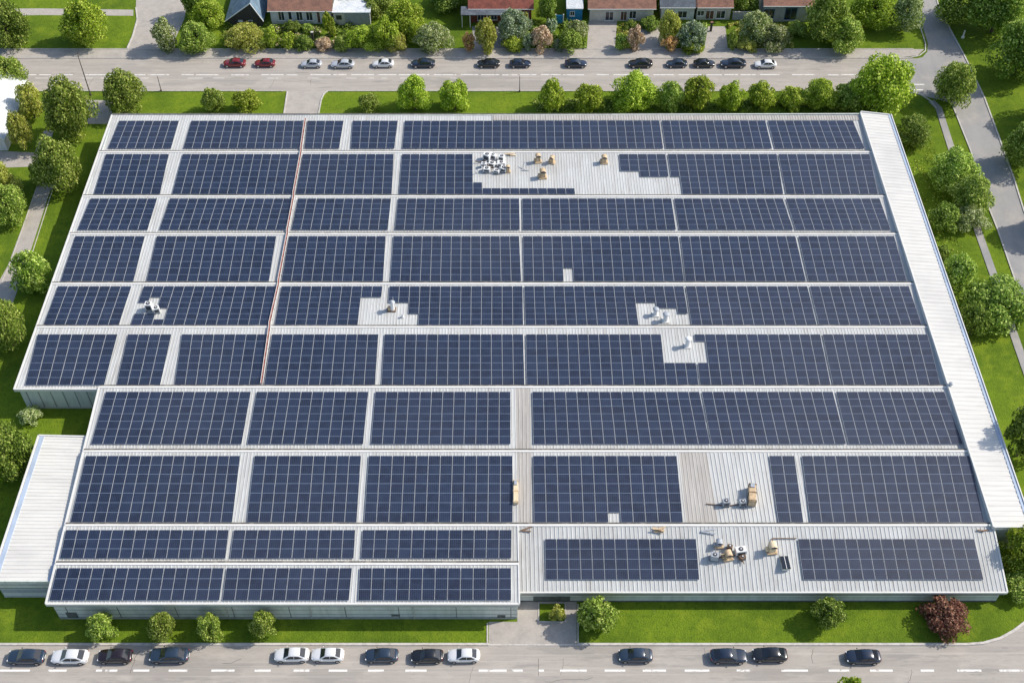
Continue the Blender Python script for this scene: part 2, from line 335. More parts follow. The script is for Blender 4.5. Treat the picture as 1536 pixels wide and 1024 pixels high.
kerb([(-320, YB), (at(733, 966).x, YB)], .32, .14, True); kerb([(at(866, 966).x, YB), (at(1450, 966).x, YB)], .32, .14, True)
kerb([(-320, YB - 10.5), (320, YB - 10.5)], .3, .14, True)
kerb([(1450, 966), (1475, 964), (1500, 957), (1520, 946), (1536, 934), (1570, 905), (1640, 860)], .32)
kerb([(at(733, 966).x, YB - .05), (at(866, 966).x, YB - .05)], .2, .05, True)
kerb([(731, 965), (731, 934)], .16, .08); kerb([(867, 965), (867, 906)], .16, .08)
kerb([(204, 12), (206, 30), (199, 55), (191, 73)], .25)
kerb([(0, 429), (15, 395), (57, 276)], .12, .06); kerb([(34, 425), (79, 284)], .12, .06)
sheet('planted_square', [(809, 905), (847, 905), (847, 931), (809, 931)], .02, M['grass'])
kerb([(808, 932), (808, 904)], .14, .08); kerb([(848, 932), (848, 904)], .14, .08); kerb([(808, 932), (848, 932)], .14, .08)
M['crack'] = mat('crack', (.12, .11, .10), .9)
s = MB()
for k in range(34):      # tar-filled cracks in both streets
    near = k % 2; x = random.uniform(-60, 62) if near else random.uniform(-95, 80); y0_, y1_ = (YB - 9, YB - .4) if near else (YT1 + .4, YT0 - .4); y = random.uniform(y0_, y1_); pp = [Vector((x, y))]
    dx, dy = (1, .12) if random.random() < .5 else (.15, 1)
    for q in range(random.randint(4, 11)):
        x += dx * random.uniform(.3, .9) + random.uniform(-.15, .15); y += dy * random.uniform(.2, .7) + random.uniform(-.15, .15)
        if not y0_ < y < y1_: break
        pp.append(Vector((x, y)))
    if len(pp) > 2: s.strip(pp, random.uniform(.03, .06), .005, .0075 + near * .0001)
tag(s.build('road_crack', M['crack']), kind='structure')
# road markings
s = MB()
yb = at(768, 1005).y
ivs = [(0, 45), (72, 100), (144, 153), (158, 176), (200, 224), (253, 281), (317, 352), (382, 406), (440, 464), (493, 521), (552, 576), (608, 640), (718, 760), (768, 784), (808, 816), (840, 880), (907, 938), (964, 999), (1027, 1064), (1105, 1125), (1172, 1212), (1243, 1274), (1305, 1339), (1381, 1401), (1436, 1472), (1499, 1540)]
ivs = [(-60 - 62 * k, -30 - 62 * k) for k in range(14)] + ivs + [(1570 + 62 * k, 1600 + 62 * k) for k in range(14)]
def dash(s, x0, x1, y, wd, z=.009): s.quad3((x0, y - wd, z), (x1, y - wd, z), (x1, y + wd, z), (x0, y + wd, z))
for a, b_ in ivs: dash(s, at(a, 1005).x, at(b_, 1005).x, yb, .14)
yt = at(768, 112.5).y; x = -120
while x < at(1375, 112).x:
    L = random.uniform(2.2, 4.5); dash(s, x, min(x + L, at(1385, 112).x), yt + random.uniform(-.05, .05), .11, .0125); x += L + random.choice([.5, .9, 2.4])
yt = at(768, 117.5).y; x = -120
while x < at(700, 112).x:
    L = random.uniform(1, 3); dash(s, x, x + L, yt, .06); x += L + random.uniform(1, 9)
dash(s, at(1368, 126).x, at(1386, 126).x, at(768, 127).y, .14, .0125); dash(s, at(1368, 134).x, at(1384, 134).x, at(768, 135).y, .14, .0125)
tag(s.build('road_marking', M['paint_white']), kind='structure')

# ------------------------------------------------------------ warehouse
ZH, ZL = 5.2, 4.78
LINES = [172, 228.5, 295, 351.5, 426, 491, 581, 677, 788]
def yline(py, z=ZH): return at(CX, py, z).y
class Bay:
    def __init__(s, y0, y1, zf=ZL, zb=ZH, zn=ZH):
        s.yb = yline(y0, zb); s.zb = zb; s.yf = yline(y1, zn); s.zf = zf; s.k = (zf - zb) / (s.yf - s.yb)
    def z(s, y): return s.zb + (y - s.yb) * s.k
    def hit(s, px, py):
        d = ray(px, py); t = (s.zb - s.k * s.yb - H) / (d.z - s.k * d.y); return C0 + d * t
    def edge(s, xb, y0, xf, y1):   # side line in the image -> its back and front points
        a = s.hit(xb, y0); b_ = s.hit(xf, y1)
        q = lambda Y: a + (b_ - a) * ((Y - a.y) / (b_.y - a.y))
        A, B = q(s.yb), q(s.yf); A.z = s.zb; B.z = s.zf; return A, B
BAYS = [Bay(LINES[i], LINES[i + 1]) for i in range(8)]
B8L = Bay(788, 846); B9L = Bay(846, 905, 4.35, ZH, 4.35); B8R = Bay(788, 888, 2.75, ZH, 2.75)
ware = empty('warehouse', at(768, 560), label='vast low warehouse whose ribbed pale roof carries the blocks of solar panels', cat='warehouse')
W0 = ware.location.copy()
def wp(s, name, m, smooth=False):   # warehouse part given in world coordinates
    s.v = [tuple(Vector(p) - W0) for p in s.v]; return s.build(name, m, ware, smooth=smooth)
def ribbed(bl, br, fr, fl, pitch=.46, rh=.035, rw=.07):
    s = MB(); wd = (br - bl).length; n = max(2, int(wd / pitch)); us = []
    for i in range(n):
        a = i / n; e = rw / wd; us += [(a, 0), (a + 1 / n - 2 * e, 0), (a + 1 / n - 1.6 * e, rh), (a + 1 / n - .5 * e, rh)]
    us.append((1, 0)); b = 0
    nseg = 3; grid = []
    for j in range(nseg + 1):
        t = j / nseg; row = []
        for u, h in us:
            p = (bl.lerp(br, u)).lerp(fl.lerp(fr, u), t); s.v.append((p.x, p.y, p.z + h)); row.append(len(s.v) - 1)
        grid.append(row)
    for j in range(nseg):
        for i in range(len(us) - 1): s.f.append((grid[j][i], grid[j + 1][i], grid[j + 1][i + 1], grid[j][i + 1]))
    # closed underside so that the sheet has body
    b = len(s.v)
    for p in (bl, br, fr, fl): s.v.append((p.x, p.y, p.z - .12))
    s.f.append((b, b + 1, b + 2, b + 3)); g = grid
    s.f.append(tuple([b, b + 1] + g[0][::-1])); s.f.append(tuple(g[-1] + [b + 2, b + 3])); s.f.append(tuple([b + 3, b] + [r[0] for r in g])); s.f.append(tuple([b + 1, b + 2] + [r[-1] for r in g][::-1]))
    return s
LE = [(168, 172), (22, 581)]; RE = [(1288, 168), (1427, 581)]     # upper block sides in the image
lx = lambda y, e: e[0][0] + (e[1][0] - e[0][0]) * (y - e[0][1]) / (e[1][1] - e[0][1])
corner = {}
def roof_bay(bay, y0, y1, L, Rr, m='roof', name='roof_bay', **kw):
    bl, fl = bay.edge(lx(y0, L), y0, lx(y1, L), y1); br, fr = bay.edge(lx(y0, Rr), y0, lx(y1, Rr), y1)
    wp(ribbed(bl, br, fr, fl, **kw), name, M[m]); return bl, br, fr, fl
Q = []
for i in range(6): Q.append(roof_bay(BAYS[i], LINES[i], LINES[i + 1], LE, RE))
LL = [(148, 583), (68, 907)]; MID = [(796, 583), (797, 785)]; RR = [(1427, 583), (1490, 788)]; MIDL = [(773, 583), (779, 905)]
for i in (6, 7):
    Q.append(roof_bay(BAYS[i], LINES[i], LINES[i + 1], LL, MIDL))
    Q.append(roof_bay(BAYS[i], LINES[i], LINES[i + 1], MIDL, MID, 'roof_grey', 'roof_strip'))
    if i == 6: Q.append(roof_bay(BAYS[i], LINES[i], LINES[i + 1], MID, RR))
    else:
        S1 = [(1018, 677), (1030, 788)]; S2 = [(1060, 677), (1078, 788)]; S3 = [(1152, 677), (1170, 788)]
        roof_bay(BAYS[i], LINES[i], LINES[i + 1], MID, S1); roof_bay(BAYS[i], LINES[i], LINES[i + 1], S1, S2, 'roof_grey')
        roof_bay(BAYS[i], LINES[i], LINES[i + 1], S2, S3, pitch=.54, rh=.06, rw=.075); roof_bay(BAYS[i], LINES[i], LINES[i + 1], S3, RR)
q8l = roof_bay(B8L, 788, 846, LL, MIDL); q9l = roof_bay(B9L, 846, 905, LL, MIDL)
q8r = roof_bay(B8R, 788, 888, MIDL, [(1490, 788), (1511, 888)], pitch=.54, rh=.055, rw=.07)
b0 = BAYS[0]; up_ = Vector((0, 0, .085))
wp(ribbed(b0.hit(738, 173.5) + up_, b0.hit(1287, 173.5) + up_, b0.hit(1289, 181) + up_, b0.hit(738, 181) + up_, .46, .04, .09), 'weathered_sheet', M['roof_grey'])
# garden planting: ground cover is built with the trees below
# ridge caps, plus joint gutters coloured dark to paint in the step shadow
def cap(a, b_, z=ZH):
    s = MB(); s.slab([Vector((a.x, a.y + .20, z + .10)), Vector((b_.x, b_.y + .20, z + .10)), Vector((b_.x, b_.y - .12, z + .09)), Vector((a.x, a.y - .12, z + .09))][::-1], .14); wp(s, 'ridge_cap', M['flashing'])
def joint(a, b_, z=ZH):
    s = MB(); s.slab([Vector((a.x, a.y + .46, z + .06)), Vector((b_.x, b_.y + .46, z + .06)), Vector((b_.x, b_.y + .23, z + .06)), Vector((a.x, a.y + .23, z + .06))][::-1], .5); wp(s, 'joint_gutter_shade', M['seal_shade'])
for i in range(6):
    cap(Q[i][0], Q[i][1]);
    if i: joint(Q[i][0], Q[i][1])
for (a, b_) in ((Q[6][0], Q[8][1]), (q8l[0], q8r[1])): cap(a, b_); joint(a, b_)
a7 = Q[9][0]; b7 = B8R; br7 = BAYS[7].edge(1458, 677, 1490, 788)
cap(a7, br7[0]); joint(a7, br7[0]); cap(q9l[0], q9l[1]); joint(q9l[0], q9l[1])
# fascias along outer edges
def fascia(pts, wd=.22, h=.35, up=.10, m='flashing', name='fascia'):
    s = MB(); s.strip(pts, wd, [p.z - h for p in pts], [p.z + up for p in pts]); return wp(s, name, M[m])
for i in range(6): fascia([Q[i][0], Q[i][3]], up=.08)
fascia([Q[0][0], Q[0][1]], m='seal_shade', up=.16)
fascia([Q[5][3], Vector((at(148, 583, ZL).x, Q[5][3].y, ZL))], .2, .4, .12)
for q in (Q[6], Q[9], q8l, q9l): fascia([q[0], q[3]], up=.08)
fascia([q9l[3], q9l[2]], .24, .40, .06); fascia([q8r[3], q8r[2]], .2, .25, .07); fascia([q8r[1], q8r[2]], .2, .3, .10)
fascia([q9l[1], q9l[2]], .2, .3, .10); fascia([q8l[1], q8l[2]], .16, .3, .10)
for q in (Q[8],): fascia([q[1], q[2]], .2, .4, .08)
fascia([br7[0], br7[1]], .2, .4, .08)
# eastern annex strip: flat roof higher than the bays' lower edges
ZA = 5.62
e0, e1, e2, e3 = at(1291, 168, ZA), at(1334, 172.5, ZA), at(1545, 790, ZA), at(1491, 790, ZA)
wp(ribbed(e0, e3, e2, e1, .8, .05, .2), 'annex_roof', M['annex_roof'])
fascia([e0 - Vector((.05, 0, 0)), e3 - Vector((.05, 0, 0))], .16, .9, .07, 'flashing'); fascia([e1, e2], .42, .5, .09, 'gutter_shade_blue', 'gutter'); fascia([e1 + Vector((.3, 0, 0)), e2 + Vector((.3, 0, 0))], .14, .5, .22)
fascia([e0, e1], .2, .5, .16); fascia([e3, e2], .2, .5, .1)
# western annex
ZW = 4.45
a0, a1, a2, a3 = at(58, 653, ZW), at(139, 655, ZW), at(76, 871, ZW), at(-14, 871, ZW)
wp(ribbed(a0, a3, a2, a1, .55, .05, .12), 'annex_roof', M['annex_roof'])
fascia([a0, a1], .2, .3, .14); fascia([a0 + Vector((.55, 0, 0)), a3 + Vector((.55, 0, 0))], .6, .3, .09, 'gutter_shade_blue', 'gutter'); fascia([a0, a3], .2, .3, .14)
fascia([a1 - Vector((.25, 0, 0)), a2 - Vector((.25, 0, 0))], .3, .3, .09, 'gutter_shade_blue', 'gutter'); fascia([a3, a2], .22, .4, .08, 'wall')  # inner blue strip paints in the main roof's shadow on the annex
# walls
def wall_run(pts, inset=.3, name='wall', m='wall'):
    for p, q in zip(pts[:-1], pts[1:]):
        d = (Vector((q.x, q.y)) - Vector((p.x, p.y))).normalized(); s = MB()
        s.strip([p, q], .2, 0, [p.z - .12, q.z - .12]); wp(s, name, M[m])
def ins(p, dx, dy): return Vector((p.x + dx, p.y + dy, p.z))
Lf = ins(Q[5][3], .45, .5)
wall_run([ins(Q[0][0], .4, -.3), Lf, ins(Vector((at(150, 583, ZL).x + 3, Q[5][3].y, ZL)), 0, .5)])
wall_run([ins(Q[6][0], .45, .5), ins(q9l[3], .5, .45), ins(q9l[2], -.3, .45), Vector((q9l[2].x - .3, q8r[3].y + .4, 2.75))])
wall_run([ins(q8r[3], .1, .4), ins(q8r[2], -.6, .4), ins(q8r[1], -.5, 0)])
wall_run([ins(e3, -.5, .4), ins(e2, -.1, .4), ins(e1, -.1, -.3), ins(e0, 0, -.3), ins(Q[0][0], .4, -.3)])
wall_run([ins(a1, 0, -.3), ins(a0, .3, -.3), ins(a3, .3, .4), ins(a2, .1, .4)])
def plinth(p, q, z=.35, m='plinth', name='plinth', z0=0, th=.06, off=.13):
    s = MB(); s.box(min(p.x, q.x), max(p.x, q.x), p.y - off - th, p.y - off, z0, z); wp(s, name, M[m])
wl = ins(q9l[3], .5, .45); wr = ins(q9l[2], -.3, .45)
plinth(wl, wr, .22); plinth(wl, wr, 3.05, 'plinth', 'ledge', 2.95, .05, .1)
rl, rr = ins(q8r[3], .1, .4), ins(q8r[2], -.6, .4); plinth(rl, rr, .16, 'wall_dark'); plinth(rl, rr, 1.62, 'plinth', 'ledge', 1.54, .05, .1)
Lr = Vector((at(150, 583, ZL).x + 3, Lf.y, 0)); plinth(Lf, Lr, .25)
plinth(ins(a3, .3, .4), ins(a2, .1, .4), .25); plinth(ins(a3, .3, .4), ins(a2, .1, .4), 3.1, 'plinth', 'ledge', 2.95, .06, .1)
for q, hh in ((q9l, 4.35), (q8r, 2.75)):
    s = MB(); s.strip([q[3] + Vector((.3, -.02, 0)), q[2] + Vector((-.2, -.02, 0))], .16, hh - .5, hh - .36); wp(s, 'eave_gutter', M['wall_dark'])
plinth(wl, wr, .30, 'wall_dark', 'base_strip', .225, .05, .12); plinth(wl, wr, 2.2, 'wall_dark', 'wall_groove', 2.15, .03, .09); plinth(wl, wr, 1.1, 'wall_dark', 'wall_groove', 1.06, .03, .09)
plinth(rl, rr, .95, 'wall_dark', 'wall_groove', .90, .03, .09); plinth(ins(a3, .3, .4), ins(a2, .1, .4), 2.2, 'wall_dark', 'wall_groove', 2.12, .04, .1); plinth(ins(a3, .3, .4), ins(a2, .1, .4), 1.9, 'galv', 'window_band', 1.1, .04, .1)
for k in range(9):      # cladding seams on the tall southern wall
    xx = wl.x + 1.2 + (wr.x - wl.x - 2) * k / 8 + random.uniform(-.6, .6)
    s = MB(); s.box(xx, xx + .07, wl.y - .14, wl.y - .1, .23, 2.94); wp(s, 'wall_seam', M['wall_dark'])
for px0, px1, py0, py1, yy, nm in ((746, 758, 922, 927, wl.y, 'wall_vent'), (98, 118, 918, 925, wl.y, 'wall_window'), (587, 600, 921, 923.5, wl.y, 'wall_vent'), (800, 855, 894, 900, rl.y, 'wall_window')):
    A, B = at_y(px0, py0, yy - .12), at_y(px1, py1, yy - .12); s = MB(); s.box(A.x, B.x, yy - .17, yy - .11, B.z, A.z); wp(s, nm, M['wall_dark'])
A = at_y(465, 0, wl.y)
for px in (465, 340, 620): # downpipes
    A = at_y(px, 915, wl.y - .2); s = MB(); s.cyl((A.x, wl.y - .2, .1), .07, .07, 3.9, 8); wp(s, 'downpipe', M['plinth'])
for k in range(6):
    xx = Lf.x + .8 + k * 1.75
    s = MB(); s.box(xx, xx + .06, Lf.y - .14, Lf.y - .1, .26, 4.5); wp(s, 'wall_seam', M['wall_dark'])

# ------------------------------------------------------------ solar arrays
ORD = ['leftmost', 'second', 'third', 'fourth', 'fifth', 'sixth', 'seventh', 'eighth']
ROWN = ['rearmost roof row', 'second roof row from rear', 'third roof row from rear', 'fourth roof row from rear',
        'fifth roof row from rear', 'sixth roof row from rear', 'seventh roof row from rear', 'eighth roof row from rear',
        'narrow row second from front', 'frontmost narrow row', 'sloping front section']
def array(bay, yt_, yb_, tl, tr, bl, br, rows, rown, idx, cnt, miss=(), extra=None, cols=None):
    P = [bay.hit(tl, yt_), bay.hit(tr, yt_), bay.hit(br, yb_), bay.hit(bl, yb_)]
    wd = ((P[1] - P[0]).length + (P[2] - P[3]).length) / 2; n = cols or max(1, round(wd / 1.565))
    c = (P[0] + P[1] + P[2] + P[3]) / 4
    pos = 'leftmost' if idx == 0 else ('rightmost' if idx == cnt - 1 else ORD[idx] + ' from left')
    label = extra or f'solar panel block {n} panels wide, {pos} in {ROWN[rown]}'
    e = empty('solar_array', c, 0, label, 'solar array', 'solar panel blocks on the warehouse roof')
    cells = []
    for i in range(n):
        for j in range(rows):
            if any(a <= i <= b_ and c_ <= j <= d for a, b_, c_, d in miss): continue
            cells.append((i, j))
    def pt(u, v): return (P[0].lerp(P[1], u)).lerp(P[3].lerp(P[2], u), v)
    dep = (P[0] - P[3]).length; gu, gv = .022 / wd * 1, .012 / dep
    def panel(i, j):
        ju = random.uniform(-.012, .012) / wd; jz = random.uniform(-.006, .006)
        u0, u1, v0, v1 = i / n + gu + ju, (i + 1) / n - gu + ju, j / rows + gv, (j + 1) / rows - gv
        tz = [random.uniform(-.006, .006) for _ in range(4)]
        return [pt(u, v) + Vector((0, 0, .20 + t + jz)) for (u, v), t in zip(((u0, v0), (u1, v0), (u1, v1), (u0, v1)), tz)]
    cells.sort(key=lambda q: -q[1])
    def mk(cs, name, kind=None):
        for grp in cs:
            v = []; f = []; uv = []
            qs = [panel(*g) for g in grp]; o = sum((sum(q, Vector()) / 4 for q in qs), Vector()) / len(qs)
            for q in qs:
                b = len(v); v += [tuple(p - o) for p in q] + [tuple(p - o - Vector((0, 0, .045))) for p in q]
                f += [(b + 3, b + 2, b + 1, b), (b + 4, b + 5, b + 6, b + 7), (b, b + 1, b + 5, b + 4), (b + 1, b + 2, b + 6, b + 5), (b + 2, b + 3, b + 7, b + 6), (b + 3, b, b + 4, b + 7)]
                uv += [(0, 0), (1, 0), (1, 1), (0, 1)] + [(0, .5)] * 20
            me = bpy.data.meshes.new(name); me.from_pydata(v, [], f); lay = me.uv_layers.new(name='UVMap')
            lay.data.foreach_set('uv', [c_ for u in uv for c_ in u]); me.update()
            ob = link(name, me, e, M['solar'], o - c)
            if kind: ob['kind'] = kind
    mk([[g] for g in cells[:100]], 'solar_panel')
    if len(cells) > 100: mk([cells[100:]], 'solar_panel', 'stuff')
    s = MB()       # rails under the panels
    for j in range(rows):
        js = sorted(i for i, jj in cells if jj == j); runs = []
        for i in js:
            if runs and runs[-1][1] == i - 1: runs[-1][1] = i
            else: runs.append([i, i])
        for a, b_ in runs:
            for t in (.25, .75):
                p, q = pt((a + .03) / n, (j + t) / rows) - c, pt((b_ + .97) / n, (j + t) / rows) - c
                s.slab([p + Vector((0, .03, .145)), q + Vector((0, .03, .145)), q + Vector((0, -.03, .145)), p + Vector((0, -.03, .145))][::-1], .1)
    s.build('mounting_rails', M['alu'], e)
    return e
# (top-left, top-right, bottom-left, bottom-right) x of every block, row by row
T = [
 (BAYS[0], 182.5, 224, 5, [(179, 269, 162, 257), (287, 454, 275, 450), (461, 516, 456.5, 509), (529, 597, 526, 592), (607, 989, 603, 995), (992, 1148, 998, 1158), (1151, 1279, 1162, 1297)]),
 (BAYS[1], 232.5, 292.5, 7, [(159, 254, 141, 240.5), (274, 448, 258, 438), (454, 591, 443, 588), (603, 855, 598, 863), (928, 998, 934, 1007), (1001, 1165, 1010, 1175), (1167, 1304, 1179, 1317)]),
 (BAYS[2], 299, 346, 6, [(136, 236.5, 116.5, 222), (255, 440, 239, 428), (447, 587, 437, 582), (597, 779, 592, 780), (783, 1007, 784, 1014), (1010.5, 1174, 1018.5, 1190), (1178, 1319, 1193, 1336)]),
 (BAYS[3], 355.5, 423, 7, [(113, 218, 91, 201), (235.5, 415, 219.5, 404), (433, 579, 422, 575), (590, 779, 585, 782), (784, 1017, 785.5, 1026), (1020, 1193, 1028, 1209), (1197, 1341, 1212, 1360)]),
 (BAYS[4], 430.5, 488.5, 7, [(87, 198, 65.5, 179), (216, 415, 196, 405), (422, 574, 412, 568), (584, 784, 580, 785), (786, 1025, 788, 1035), (1028, 1211, 1037, 1225), (1214, 1363, 1228, 1382)]),
 (BAYS[5], 502.5, 578.5, 7, [(57, 177, 38, 157), (192, 258, 175, 241), (273, 402, 262, 390), (408, 568, 396, 563), (576.5, 785, 572, 787), (788.5, 1038, 790, 1048), (1041, 1230, 1050, 1246), (1233, 1391, 1249, 1410)]),
 (BAYS[6], 588.5, 667, 7, [(159, 377, 137, 363), (385, 553, 371, 545), (563, 766, 556, 766), (798, 1049, 800, 1065), (1052, 1249, 1067, 1269), (1253, 1416, 1272, 1444)]),
 (BAYS[7], 684.5, 784, 7, [(129, 361, 106, 349), (382, 542, 370, 535.5), (553, 769, 546, 769), (799, 1015, 801, 1024.5), (1153, 1191.5, 1167, 1205), (1202, 1454, 1215, 1476)]),
 (B8L, 795.5, 838, 3, [(99.5, 344, 90, 339), (351, 533.5, 345, 531), (544, 767.5, 541, 767)]),
 (B9L, 852.5, 901, 3, [(86, 336.5, 74, 330), (340, 528.5, 333.5, 524), (539.5, 767, 537, 767)]),
 (B8R, 809, 870, 4, [(817, 1044, 818.5, 1049), (1196, 1461, 1204.5, 1475)])]
MISS = {(1, 3): [(8, 8, 0, 4), (9, 30, 0, 5)], (1, 4): [(0, 1, 3, 6), (2, 9, 4, 6)], (1, 5): [(0, 0, 4, 6)],
        (3, 4): [(4, 4, 5, 6)], (4, 1): [(0, 0, 3, 4), (1, 1, 2, 4), (2, 2, 4, 5)], (4, 2): [(8, 20, 2, 6)], (4, 3): [(0, 1, 3, 6), (2, 2, 5, 6)],
        (4, 4): [(11, 12, 3, 6), (13, 14, 4, 6), (15, 15, 5, 6)], (5, 5): [(13, 20, 0, 3)], (5, 6): [(0, 0, 1, 3)], (7, 3): [(6, 6, 6, 6)]}
EXTRA = {(1, 3): 'solar panel block with long stepped cutout around the cluster of white rooftop units',
 (1, 4): 'small stepped solar panel block just right of the bare patch with tan cowls',
 (3, 4): 'solar panel block with one small rectangular gap near its front edge, mid roof',
 (4, 1): 'solar panel block with a ragged gap round the white twin vent unit at left',
 (4, 2): 'solar panel block with its right end cut back beside the tall roof flue',
 (4, 3): 'solar panel block with stepped left corner just right of the tall roof flue',
 (4, 4): 'solar panel block with stepped right corner around two low dome vents',
 (5, 5): 'solar panel block whose top right corner is cut out beside the round pipe vent',
 (5, 6): 'solar panel block notched at its left end just right of the round pipe vent',
 (7, 3): 'solar panel block with a single missing panel in the middle of its front row',
 (7, 4): 'narrow solar panel strip only two panels wide beside the bare stained roof',
 (5, 1): 'small four panel wide solar block, second from left above the grassy notch',
 (0, 2): 'small solar block four panels wide just right of the red tray at the rear',
 (0, 4): 'longest solar panel block on the roof, in the rearmost row',
 (10, 0): 'four row solar block on the sloping front roof near the entrance',
 (10, 1): 'four row solar block on the sloping front roof at the right corner'}
for r_, (bay, y0, y1, rows, blocks) in enumerate(T):
    for i, bk in enumerate(blocks):
        cols = 16 if (r_, i) == (4, 4) else None
        array(bay, y0, y1, *bk, rows, r_, i, len(blocks), MISS.get((r_, i), ()), EXTRA.get((r_, i)), cols)

# ------------------------------------------------------------ rooftop things
def onroof(bay, px, py): p = bay.hit(px, py); return p
# red cable tray over the ridges
pts = []
for i, (xb, xf) in enumerate([(458.5, 452), (452, 441), (441, 431.5), (431.5, 418.5), (418.5, 405), (405, 393)]):
    a = BAYS[i].hit(xb, LINES[i] + (8 if i == 0 else 1)); b_ = BAYS[i].hit(xf, LINES[i + 1] - 4); pts += [a, b_]
tr = empty('cable_tray', pts[0], label='long red cable tray running front to back over the left part of the roof', cat='cable tray')
s = MB(); zs = [p.z + .26 for p in pts]; s.strip([p - pts[0] for p in pts], .26, [z - pts[0].z for z in zs], [z + .12 - pts[0].z for z in zs]); s.build('tray', M['red_tray'], tr)
for dx in (-.16, .16):
    s = MB(); s.strip([p - pts[0] + Vector((dx, 0, 0)) for p in pts], .05, [z - .02 - pts[0].z for z in zs], [z + .2 - pts[0].z for z in zs]); s.build('side_rail', M['flashing'], tr)
s = MB()
for p, q in zip(pts[::2], pts[1::2]):
    for k in range(4):
        c = p.lerp(q, (k + .5) / 4) - pts[0]; s.box(c.x - .25, c.x + .25, c.y - .05, c.y + .05, c.z + .02, c.z + .26)
s.build('support', M['galv'], tr)

def cowl(bay, px, py, w_, h, label, rz=0, m='tan', group=None):
    h *= 1.25
    e = empty('roof_cowl', onroof(bay, px, py), rz, label, 'roof cowl', group)
    s = MB(); s.box(-w_ * .6, w_ * .6, -w_ * .5, w_ * .5, 0, .22).box(-w_ * .5, w_ * .5, -w_ * .42, w_ * .42, .22, .3, .02); s.build('curb', M['tan'], e)
    s = MB(); s.box(-w_ * .36, w_ * .36, -w_ * .33, w_ * .33, .3, h * .72, w_ * .06); s.build('shaft', M[m], e)
    s = MB(); n = 8
    for k in range(n):
        a0_, a1_ = math.pi * k / n, math.pi * (k + 1) / n; rr_ = w_ * .44
        for a, b_ in (((a0_, a1_)),): s.quad3((rr_ * math.cos(a), -w_ * .45, h * .7 + rr_ * .8 * math.sin(a)), (rr_ * math.cos(b_), -w_ * .45, h * .7 + rr_ * .8 * math.sin(b_)), (rr_ * math.cos(b_), w_ * .4, h * .7 + rr_ * .8 * math.sin(b_)), (rr_ * math.cos(a), w_ * .4, h * .7 + rr_ * .8 * math.sin(a)))
    s.quad3(*[(w_ * .44 * math.cos(math.pi * k / n), w_ * .4, h * .7 + w_ * .35 * math.sin(math.pi * k / n)) for k in range(n + 1)])
    s.box(-w_ * .44, w_ * .44, -w_ * .45, w_ * .4, h * .66, h * .7); s.build('hood', M[m], e)
    s = MB(); s.box(-w_ * .7, -w_ * .36, -w_ * .2, w_ * .3, .3, h * .38, .04); s.build('side_box', M[m], e)
    s = MB(); s.cyl((0, -w_ * .44, h * .7 + w_ * .1), w_ * .26, w_ * .26, .03, 12, 'y'); s.build('outlet', M['unit_dark'], e)
    return e
TC = 'tan roof cowls on the bare patch'
cowl(BAYS[1], 807, 243, 1.0, 1.5, 'tan hooded cowl at the rear left of the bare roof patch, biggest of the pair', .2, group=TC)
cowl(BAYS[1], 828, 244, .9, 1.25, 'tan hooded cowl just right of the bigger one at the rear of the bare patch', -.4, group=TC)
cowl(BAYS[1], 814, 266, 1.15, 1.5, 'tan hooded cowl standing alone nearest the front of the bare roof patch', .1, group=TC)
cowl(BAYS[1], 906, 244, 1.05, 1.35, 'lone tan hooded cowl at the right end of the bare roof patch', 0, group=TC)
cowl(B8R, 1091, 836, 1.1, 1.1, 'squat tan cowl in the middle of the front cluster of roof units', .2)
cowl(B8R, 1157, 826, 1.15, 1.5, 'pale tan cowl standing right of the front cluster, above the dark hatch', .1, 'beige')
cowl(B8R, 1078, 818, .95, 1.0, 'small grey brown cowl at the rear left of the front cluster', 0, 'galv')

def ac(bay, px, py, w_, d, h, label, rz=0, m='unit_white', group=None, name='air_conditioner'):
    e = empty(name, onroof(bay, px, py), rz, label, 'air conditioner', group)
    s = MB(); s.box(-w_ / 2, w_ / 2, -d / 2, d / 2, .18, .18 + h, .03); s.build('casing', M[m], e)
    s = MB()
    for i in (-1, 1): s.box(i * w_ * .38 - .05, i * w_ * .38 + .05, -d / 2 - .08, d / 2 + .08, 0, .18)
    s.build('base_rail', M['unit_dark'], e)
    s = MB(); s.cyl((0, 0, .18 + h), min(w_, d) * .36, min(w_, d) * .33, .07, 16); f_ = s.build('fan_guard', M['unit_dark'], e)
    s = MB(); s.cyl((0, 0, .25 + h), .09, .09, .03, 10); s.build('hub', M['unit_white'], f_)
    s = MB(); s.box(-w_ * .36, w_ * .36, -d / 2 - .02, -d / 2 + .01, .3, .1 + h * .85); s.build('grille', M['unit_dark'], e)
    return e
AG = 'white air conditioners clustered on the bare patch'
cl = [(729, 240, 'rear left unit of the white air conditioner cluster'), (741, 238, 'rear second unit of the white air conditioner cluster'), (752, 240, 'rear right unit of the white air conditioner cluster'),
      (726, 250, 'middle left unit of the white air conditioner cluster'), (738, 249, 'middle unit of the white air conditioner cluster'), (751, 249, 'middle right unit of the white air conditioner cluster'),
      (731, 258, 'front left unit of the white air conditioner cluster'), (744, 258, 'front middle unit of the white air conditioner cluster'), (756, 257, 'front right unit of the white air conditioner cluster')]
for i, (x, y, lb) in enumerate(cl): ac(BAYS[1], x + random.uniform(-2, 2), y + random.uniform(-1.2, 1.2), random.uniform(.8, 1.45), random.uniform(.6, .95), random.uniform(.45, 1.2), lb, random.uniform(-.8, .8), group=AG)
o_ = onroof(BAYS[1], 742, 250); e = empty('pipework', o_, 0, 'tangle of white and dark pipes looping through the air conditioner cluster', 'pipes')
